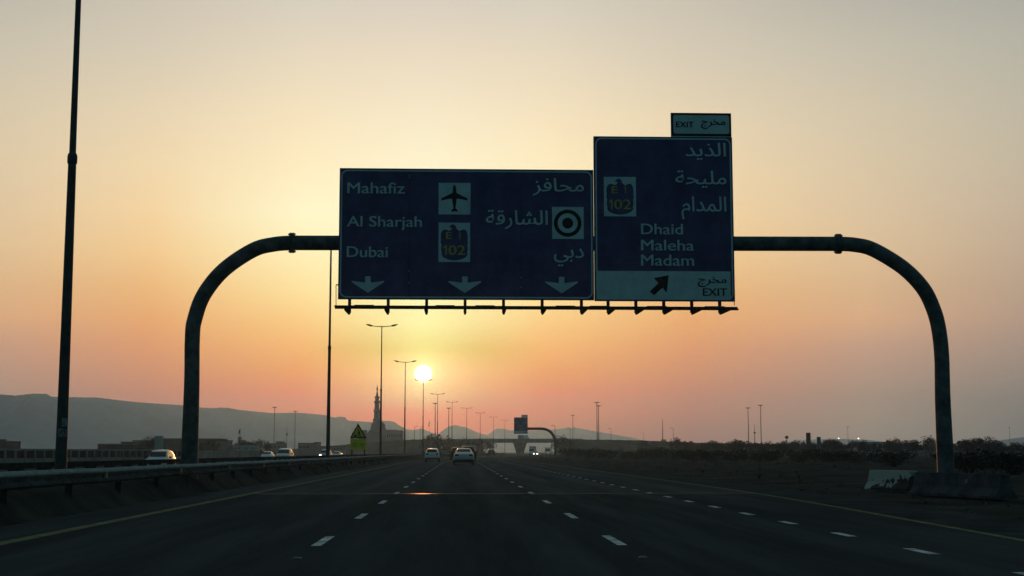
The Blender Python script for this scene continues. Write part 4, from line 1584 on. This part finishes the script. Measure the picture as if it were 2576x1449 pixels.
def building(name, blocks, Y, depth, label, m, windows=(), cat='building'):
    xs = [b_[0] for b_ in blocks] + [b_[1] for b_ in blocks]
    p = at((min(xs) + max(xs)) / 2, 1137, Y)
    r = thing(name, Vector((p.x, Y, -.6)), label, cat)
    w0 = r.location.copy()
    for i, (x0, x1, yt) in enumerate(blocks):
        a, c = at(x0, yt, Y) - w0, at(x1, yt, Y) - w0
        MB().box(a.x, c.x, .15 * i, depth - .2 * i, 0, a.z).build('wall', m, r)
        if cat == 'building':
            MB().box(a.x - .12, c.x + .12, .15 * i - .12, depth - .2 * i + .1, a.z + .003, a.z + .22).build('roof', M['bld_c'] if m is not M['bld_c'] else M['bld_a'], r)
    for (x0, x1, y0, y1) in windows:
        a, c = at(x0, y1, Y) - w0, at(x1, y0, Y) - w0
        MB().box(a.x, c.x, -.03, .02, a.z, c.z).build('window', M['pane'], r)
    return r


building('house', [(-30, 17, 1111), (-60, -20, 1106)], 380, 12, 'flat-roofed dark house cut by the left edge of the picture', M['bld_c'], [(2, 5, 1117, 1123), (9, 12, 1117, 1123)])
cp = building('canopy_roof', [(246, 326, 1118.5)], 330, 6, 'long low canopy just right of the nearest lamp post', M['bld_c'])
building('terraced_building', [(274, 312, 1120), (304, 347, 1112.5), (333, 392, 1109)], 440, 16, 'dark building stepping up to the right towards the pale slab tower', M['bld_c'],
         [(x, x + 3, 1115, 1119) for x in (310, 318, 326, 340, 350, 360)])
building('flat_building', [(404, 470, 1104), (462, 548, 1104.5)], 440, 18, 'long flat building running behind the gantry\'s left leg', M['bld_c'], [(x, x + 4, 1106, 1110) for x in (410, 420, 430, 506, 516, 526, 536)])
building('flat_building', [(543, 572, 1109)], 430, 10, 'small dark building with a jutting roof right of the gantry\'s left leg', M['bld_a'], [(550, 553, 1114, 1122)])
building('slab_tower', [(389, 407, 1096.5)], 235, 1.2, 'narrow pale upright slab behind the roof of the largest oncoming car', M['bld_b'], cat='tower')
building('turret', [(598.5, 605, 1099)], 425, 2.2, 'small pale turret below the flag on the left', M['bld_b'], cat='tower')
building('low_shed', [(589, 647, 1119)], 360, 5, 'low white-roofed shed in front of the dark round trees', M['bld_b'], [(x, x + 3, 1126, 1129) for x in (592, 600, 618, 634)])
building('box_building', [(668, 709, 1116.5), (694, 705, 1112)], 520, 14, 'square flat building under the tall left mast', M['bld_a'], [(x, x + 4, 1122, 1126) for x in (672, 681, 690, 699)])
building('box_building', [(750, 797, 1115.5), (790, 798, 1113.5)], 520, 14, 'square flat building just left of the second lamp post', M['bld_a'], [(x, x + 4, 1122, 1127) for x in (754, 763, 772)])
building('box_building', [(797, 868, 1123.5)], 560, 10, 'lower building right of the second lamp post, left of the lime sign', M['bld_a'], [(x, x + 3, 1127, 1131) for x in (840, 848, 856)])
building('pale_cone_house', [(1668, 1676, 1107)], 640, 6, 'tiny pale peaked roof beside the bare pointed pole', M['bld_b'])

# boundary wall with dark panels between its piers
A0, A1 = at(-70, 1140, 148), at(497, 1140, 228)
A0.z = A1.z = -.6
d = (A1 - A0)
ln = d.length
bw = thing('boundary_wall', A0, 'long low boundary wall with dark panels between pale piers, at the left edge', 'wall', None, math.atan2(d.y, d.x))
MB().box(0, ln, 0, .25, 0, 1.05).build('plinth', M['wallp'], bw)
MB().box(0, ln, .12, .2, 1.051, 1.9).build('panel', M['wall_dark'], bw)
MB().box(-.1, ln + .1, -.03, .28, 1.901, 2.12).build('coping', M['wallp'], bw)
n = 30
for i in range(n + 1):
    MB().box(ln * i / n - .16, ln * i / n + .16, -.06, .11, .0, 1.899).build('pier', M['wallp'], bw)
B0, B1 = at(497, 1140, 240), at(660, 1140, 300)
B0.z = B1.z = -.6
d = B1 - B0
b2 = thing('boundary_wall', B0, 'plain pale boundary wall between the gantry\'s left leg and the oncoming saloon', 'wall', None, math.atan2(d.y, d.x))
MB().box(0, d.length, 0, .25, 0, 2.0).build('panel', M['wallp'], b2)
for i in range(7):
    MB().box(d.length * i / 6 - .15, d.length * i / 6 + .15, -.05, .3, 0, 2.1).build('pier', M['wallp'], b2)
for x, t in ((657, 'dark gate pillar at the end of the pale wall'), (667, 'dark gate pillar left of the square building')):
    p = at(x, 1133, 290)
    building('gate_pillar', [(x - 2.2, x + 2.2, 1132)], 290, 1.0, t, M['bld_c'], cat='pillar')

# ------------------------------------------------------------------ right side: slab pylons, fence
building('slab_pylon', [(2030, 2039, 1088.5)], 310, .9, 'taller of two upright slab pylons on the right, before the treeline', M['bld_c'], cat='pylon')
building('slab_pylon', [(2057, 2064.5, 1099)], 310, .9, 'shorter of two upright slab pylons on the right', M['bld_a'], cat='pylon')
F0, F1 = Vector((at(2150, 1140, 165).x, 165, 0)), Vector((at(2620, 1140, 120).x, 120, 0))
d = F1 - F0
fe = thing('wire_fence', F0, 'thin wire fence on posts across the dark ground behind the right leg', 'fence', None, math.atan2(d.y, d.x))
for i in range(14):
    MB().tube([(d.length * i / 13, 0, -.3), (d.length * i / 13, 0, 1.42)], .035, 6).build('post', M['galv_dark'], fe)
b = MB()
for z in (.5, .95, 1.36):
    b.tube([(d.length * i / 26, 0, z - (.03 if i % 2 else 0)) for i in range(27)], .012 if z < 1.3 else .022, 5)
b.build('wire', M['galv_dark'], fe)

building('low_building', [(2163, 2226, 1113.5)], 470, 8, 'pale low building glimpsed through the gap in the right treeline', M['bld_b'], [(2180, 2184, 1119, 1123), (2200, 2204, 1119, 1123)])
for x, y, t in ((2109.5, 1104, 'tiny lit lamp on a pole above the right treeline, the left one of a pair'), (2159.5, 1104, 'tiny lit lamp on a pole above the right treeline, the right one of a pair')):
    p = at(x, y, 430)
    r = thing('distant_lamp', Vector((p.x, 430, -.3)), t, 'street lamp', 'lit lamps above the treeline')
    h = p.z + .3
    MB().tube([(0, 0, 0), (0, 0, h)], .06, 6).build('pole', M['pole'], r)
    MB().lathe((0, 0, h), [(.03, -.02), (.11, .06), (.13, .14), (.05, .22)], 10).build('lamp_head', M['lamp_on'], r)

# a little warning triangle on the verge
p = at(1112, 1137, 330)
ws = thing('warning_sign', Vector((p.x, 330, -.2)), 'tiny pale triangular sign on the verge between the hatchback and the saloon', 'road sign')
h = at(1112, 1119, 330).z + .2
k = .42
MB().prism([(-k, h - .85), (k, h - .85), (0, h)], 'y', -.02, .02).build('triangle', M['white'], ws)
MB().box(-.04, .04, .025, .07, 0, h - .3).build('post', M['galv_dark'], ws)

# ------------------------------------------------------------------ trees and shrubs


def foliage(mb, c, rx, ry, rz, n, q, rng):
    for _ in range(n):
        while True:
            p = Vector((rng.uniform(-1, 1), rng.uniform(-1, 1), rng.uniform(-1, 1)))
            if .25 < p.length < 1:
                break
        p = Vector((p.x * rx, p.y * ry, p.z * rz)) + c
        a = Vector((rng.uniform(-1, 1), rng.uniform(-1, 1), rng.uniform(-1, 1))).normalized()
        b = a.orthogonal().normalized()
        s = q * rng.uniform(.6, 1.5)
        a, b = a * s, b * s * .6
        mb.flat([p - a, p + b * .8, p + a, p - b])


def make_tree(seed, flat=.35, h=5.0, label='tree', palm=False):
    rng = random.Random(seed)
    r = thing('palm_tree' if palm else 'desert_tree', Vector((0, 0, 0)), label, 'tree')
    tr, cr = MB(), MB()
    if palm:
        tr.tube([(0, 0, -.3), (.1, 0, h * .4), (.05, .05, h * .78)], [.22, .17, .14], 8)
        for k in range(26):
            a = rng.uniform(0, 6.28)
            up = rng.uniform(-.2, .9)
            dr = Vector((math.cos(a), math.sin(a), 0))
            L_ = h * .42
            pts = [Vector((.05, .05, h * .78)) + dr * L_ * t + Vector((0, 0, L_ * (up * t - 1.1 * t * t * (1 - .3 * up)))) for t in (0, .3, .6, .85, 1)]
            sd_ = Vector((-dr.y, dr.x, 0))
            for p, q in zip(pts, pts[1:]):
                for s in (-1, 1):
                    cr.flat([p, q, q + sd_ * s * .32 - Vector((0, 0, .16)), p + sd_ * s * .32 - Vector((0, 0, .16))])
    else:
        n = rng.randint(2, 4)
        for k in range(n):
            a = 6.28 * k / n + rng.uniform(-.4, .4)
            e = Vector((math.cos(a) * h * .28, math.sin(a) * h * .28, h * .68))
            tr.tube([(0, 0, -.3), (e.x * .15, e.y * .15, h * .22), (e.x * .6, e.y * .6, h * .5), e], [.17, .14, .09, .04], 6)
            for m in range(2):
                e2 = e + Vector((rng.uniform(-1, 1), rng.uniform(-1, 1), rng.uniform(.1, .6))) * h * .16
                tr.tube([e * .7, e2], [.05, .02], 5)
        for k in range(20):
            a, rr = rng.uniform(0, 6.28), math.sqrt(rng.random()) * h * .46
            c = Vector((math.cos(a) * rr, math.sin(a) * rr, h * (.72 - .30 * (rr / (h * .46)) ** 2 * rng.uniform(.4, 1.4) + rng.uniform(-.10, .16))))
            s = h * rng.uniform(.09, .19)
            foliage(cr, c, s * 1.25, s * 1.25, s * flat * 1.9, 80, h * .032, rng)
    tr.build('trunk', M['bark'], r)
    cr.build('crown', M['leaf'], r)
    return r


def make_bush(seed):
    rng = random.Random(seed)
    r = thing('desert_shrub', Vector((0, 0, 0)), 'shrub', 'shrub')
    st, cr = MB(), MB()
    for k in range(9):
        a = rng.uniform(0, 6.28)
        e = Vector((math.cos(a) * rng.uniform(.2, .9), math.sin(a) * rng.uniform(.2, .9), rng.uniform(.5, 1.05)))
        st.tube([(0, 0, -.1), e * .5 + Vector((0, 0, .1)), e], [.03, .02, .008], 5)
        foliage(cr, e, .42, .42, .28, 60, .06, rng)
        foliage(cr, e * .6, .36, .36, .25, 30, .06, rng)
    st.build('stems', M['bark'], r)
    cr.build('foliage', M['leaf'], r)
    return r


protos = [make_tree(s, f, 5.0) for s, f in ((11, .45), (23, .75), (37, .6), (51, .9))]
for i, p in enumerate(protos):
    p.name = 'desert_tree'
palm = make_tree(77, h=5.0, palm=True)
bushes = [make_bush(s) for s in (3, 8, 15)]
used_p = {}


def put_plant(proto, x, ytop, Y, nominal, label, group, wide=1.0, z=-.1, rz=None, slot=None):
    p = at(x, ytop, Y)
    s = max(.15, (p.z - z) / nominal)
    o = copy_tree(proto) if used_p.get(proto.name) else proto
    used_p[proto.name] = True
    o.location = (p.x, Y, z)
    o.rotation_euler = (0, 0, rnd(0, 6.28) if rz is None else rz)
    o.scale = (s * wide, s * wide, s)
    o['label'] = label
    if group:
        o['group'] = group
    return o


GT = 'desert trees along the right horizon'
trees = [  # picture x, top y, distance, width, label
    (1627, 1108, 560, 1.3, 'small tree on the bank just left of the pale cone roof'),
    (1700, 1104, 420, .8, 'small tree at the foot of the lamp beside the pale cone roof'),
    (1716, 1108, 400, .9, 'low tree right of the lamp beside the pale cone roof'),
    (1738, 1108, 420, 1.0, 'ragged low tree on the bank, well left of the flat-headed mast'),
    (1777, 1110, 380, 1.6, 'spreading tree below the short pole with a lamp box'),
    (1802, 1107, 400, 1.0, 'tufted tree right of the short pole with a lamp box'),
    (1828, 1110, 410, 1.1, 'low tree midway between the lamp-box pole and the flat-headed mast'),
    (1850, 1108, 400, .9, 'small pointed tree left of the flat-headed mast'),
    (1874, 1105.5, 340, 2.0, 'wide umbrella-shaped tree under the flat-headed mast'),
    (1903, 1110, 420, 1.0, 'low tree at the foot of the tallest right-hand mast'),
    (1943, 1111, 330, 1.9, 'wide dome-shaped dark tree right of the tallest mast'),
    (1967, 1107, 400, .9, 'bushy tree right of the wide dome-shaped tree'),
    (1987, 1112, 420, 1.2, 'low tree left of the taller slab pylon, in the gap'),
    (2006, 1110, 400, 1.1, 'tree second left of the taller slab pylon'),
    (2022, 1111, 400, 1.0, 'tree touching the left side of the taller slab pylon'),
    (2048, 1110, 400, 1.0, 'tree between the two slab pylons'),
    (2078, 1105, 330, 1.1, 'dense dark tree right of the shorter slab pylon'),
    (2104, 1105.5, 320, 1.7, 'broad tree with bright specks at its top, right of the pylons'),
    (2138, 1107, 330, 1.5, 'broad tree at the foot of the lone short mast'),
    (2172, 1110, 300, .9, 'small upright tree right of the lone short mast, before a gap'),
    (2193, 1111, 300, 1.0, 'small round tree with a pale gap on either side'),
    (2232, 1106, 320, 1.1, 'tree at the left end of the tall block left of the gantry leg'),
    (2246, 1102.5, 330, .9, 'pointed tree, third left of the gantry\'s right leg'),
    (2272, 1107, 300, 1.6, 'wide tree, second left of the gantry\'s right leg'),
    (2305, 1106, 320, 1.2, 'rounded tree behind the white barrier and left of the leg'),
    (2340, 1102, 320, 1.3, 'tall tree immediately left of the gantry\'s right leg'),
    (2418, 1105, 300, 1.5, 'dark tree immediately right of the gantry\'s right leg'),
    (2452, 1098, 260, 1.6, 'tallest roundest tree, standing right of the gantry\'s right leg'),
    (2484, 1104, 280, 1.3, 'tree on the right shoulder of the tallest tree'),
    (2516, 1109, 290, 1.4, 'low broad tree left of the lone mast near the right edge'),
    (2544, 1111, 290, 1.2, 'ragged tree at the foot of the mast near the right edge'),
    (2572, 1116, 290, 1.0, 'low tree cut by the right edge of the picture'),
]
for i, (x, y, Y, w, t) in enumerate(trees):
    put_plant(protos[(i * 7 + i // 3) % 4], x, y + 2.5, Y, 4.6, t, GT, w)
GL = 'trees among the buildings on the left'
for i, (x, y, Y, w, t) in enumerate((
        (377, 1100, 300, .9, 'dark tree standing against the left side of the pale slab tower'),
        (507, 1112, 330, 1.5, 'dark round tree right behind the gantry\'s left leg'),
        (527, 1114, 330, 1.5, 'second dark tree right of the gantry\'s left leg'),
        (612, 1109, 385, 1.2, 'dark tree beside the pale turret, over the white-roofed shed'),
        (640, 1110, 385, 1.6, 'rounded dark tree at the right end of the white-roofed shed'),
        (1080, 1101, 580, 1.0, 'small tree on the left bank below the drooping flag'),
        (1098, 1099, 570, 1.4, 'dark tree on the left bank at the foot of the sixth lamp post'),
        (1128, 1108, 540, 1.6, 'broad dark tree at the foot of the seventh median lamp post'),
        (1153, 1106, 560, 1.8, 'broad dark tree on the left bank above the silver saloon'),
        (1216, 1106, 560, 1.5, 'dark tree against the left end of the overpass'),
        (1416, 1103, 520, 1.5, 'large dark tree against the right end of the overpass'))):
    put_plant(protos[(i * 5 + 1) % 4], x, y, Y, 4.6, t, GL if x < 700 else 'trees at the ends of the overpass', w, z=-.5)
put_plant(palm, 621, 1106, 380, 5.0, 'small spiky palm between the two dark trees above the shed', GL, 1.0, z=-.5)
put_plant(palm, 630, 1109, 380, 5.0, 'lower spiky palm, the right one of the pair above the shed', GL, 1.0, z=-.5)
put_plant(palm, 1104, 1101, 520, 5.0, 'small palm alone on the left bank, right of the sixth lamp post', 'trees at the ends of the overpass', .7, z=-.3)
GB = 'dark shrubs on the bare ground to the right'
shrubs = [
    (1425, 1125, 330, 2.2, 'dark shrub just right of the far gantry post'), (1452, 1123, 300, 2.6, 'wide dark shrub at the foot of the right bank'),
    (1480, 1127, 260, 2.4, 'low dark shrub right of the wide one at the bank\'s foot'), (1508, 1124, 260, 2.0, 'shrub below the paired masts'),
    (1535, 1126, 240, 1.8, 'shrub below the lamp on the right bank'), (1570, 1130, 210, 2.4, 'shrub in the open left of the pale cone roof'),
    (1604, 1128, 200, 1.6, 'upright shrub below the short lamp on the bank'), (1640, 1122, 210, 1.6, 'tall shrub below the small tree by the cone roof'),
    (1664, 1120, 230, 1.5, 'tall shrub under the bare pointed pole'), (1700, 1128, 190, 2.6, 'spreading shrub below the lamp beside the cone roof'),
    (1745, 1126, 180, 2.4, 'spreading shrub in the dark field left of the lamp-box pole'), (1790, 1128, 170, 2.6, 'spreading shrub under the tufted tree'),
    (1850, 1128, 165, 3.0, 'long low shrub below the flat-headed mast'), (1930, 1127, 160, 2.8, 'long low shrub below the dome-shaped tree'),
    (2005, 1127, 150, 2.8, 'low shrub in front of the taller slab pylon'), (2080, 1128, 150, 3.0, 'low shrub in front of the shorter slab pylon'),
    (2150, 1128, 140, 3.0, 'low shrub at the near end of the wire fence'), (2250, 1130, 110, 2.2, 'shrub behind the white barrier'),
    (2435, 1131, 75, 2.0, 'dark leafy shrub right of the gantry\'s right leg'), (2500, 1130, 90, 2.6, 'dark shrub between the tallest tree and the right edge'),
    (2555, 1134, 70, 2.0, 'dark shrub at the right edge behind the dark barriers')]
for i, (x, y, Y, w, t) in enumerate(shrubs):
    put_plant(bushes[i % 3], x, y + 4.5, Y, 1.15, t, GB, w * .8)
# loose stones and dry tufts nobody could count
rng = random.Random(5)
b = MB()
for _ in range(2600):
    Y = 14 + 150 * rng.random() ** 1.6
    X = shoulder_r(Y) + bend(Y) + .1 + rng.random() ** 1.5 * 40
    z = gz(X, Y)
    s = rng.uniform(.02, .075) * (1.4 if rng.random() < .08 else 1)
    pts = [Vector((rng.uniform(-1, 1), rng.uniform(-1, 1), rng.uniform(-.2, .9))).normalized() * s for _ in range(5)]
    b.add([Vector((X, Y, z)) + q for q in pts], [(0, 1, 2), (0, 2, 3), (0, 3, 4), (0, 4, 1), (1, 2, 3, 4)])
for _ in range(900):
    Y = 8 + 90 * rng.random()
    X = -8.6 + rng.random() * 1.4 + bend(Y)
    s = rng.uniform(.02, .06)
    pts = [Vector((rng.uniform(-1, 1), rng.uniform(-1, 1), rng.uniform(-.2, .9))).normalized() * s for _ in range(5)]
    b.add([Vector((X, Y, -.06)) + q for q in pts], [(0, 1, 2), (0, 2, 3), (0, 3, 4), (0, 4, 1), (1, 2, 3, 4)])
b.build('gravel', M['gravel'])['kind'] = 'stuff'
b = MB()
for _ in range(1500):
    Y = 30 + 420 * rng.random() ** 1.4
    X = bend(Y) + 13 + rng.random() ** 1.2 * 120
    z = gz(X, Y)
    n = rng.randint(4, 8)
    hh = rng.uniform(.08, .34)
    for k in range(n):
        a = rng.uniform(0, 6.28)
        e = Vector((math.cos(a) * hh * .7, math.sin(a) * hh * .7, hh * rng.uniform(.6, 1.1)))
        sdv = Vector((-math.sin(a), math.cos(a), 0)) * hh * .14
        b.flat([Vector((X, Y, z - .02)) - sdv, Vector((X, Y, z - .02)) + sdv, Vector((X, Y, z)) + e])
b.build('scrub', M['scrub'])['kind'] = 'stuff'

HAZE_FAR=5200.0
HAZE_TOP=190.0
HAZE_DENSITY=2.0e-4
HAZE_COLOR=(0.25,0.56,1.0)
HAZE_G=0.72
# ------------------------------------------------------------------ haze
def make_haze():
    x0, x1, y0, y1, z0, z1 = -3600, 3600, -300, HAZE_FAR, -1.9, HAZE_TOP
    me = bpy.data.meshes.new('haze')
    me.from_pydata([(x, y, z) for z in (z0, z1) for y in (y0, y1) for x in (x0, x1)], [],
                   [(0, 2, 3, 1), (4, 5, 7, 6), (0, 1, 5, 4), (2, 6, 7, 3), (0, 4, 6, 2), (1, 3, 7, 5)])
    o = bpy.data.objects.new('haze', me)
    COL.objects.link(o)
    o['kind'] = 'stuff'
    ma = bpy.data.materials.new('haze_air')
    ma.use_nodes = True
    t = ma.node_tree
    t.nodes.clear()
    v = node(t, 'ShaderNodeVolumePrincipled')
    v.inputs['Color'].default_value = HAZE_COLOR + (1,)
    v.inputs['Density'].default_value = HAZE_DENSITY
    v.inputs['Anisotropy'].default_value = HAZE_G
    out = node(t, 'ShaderNodeOutputMaterial')
    t.links.new(v.outputs[0], out.inputs['Volume'])
    me.materials.append(ma)


make_haze()
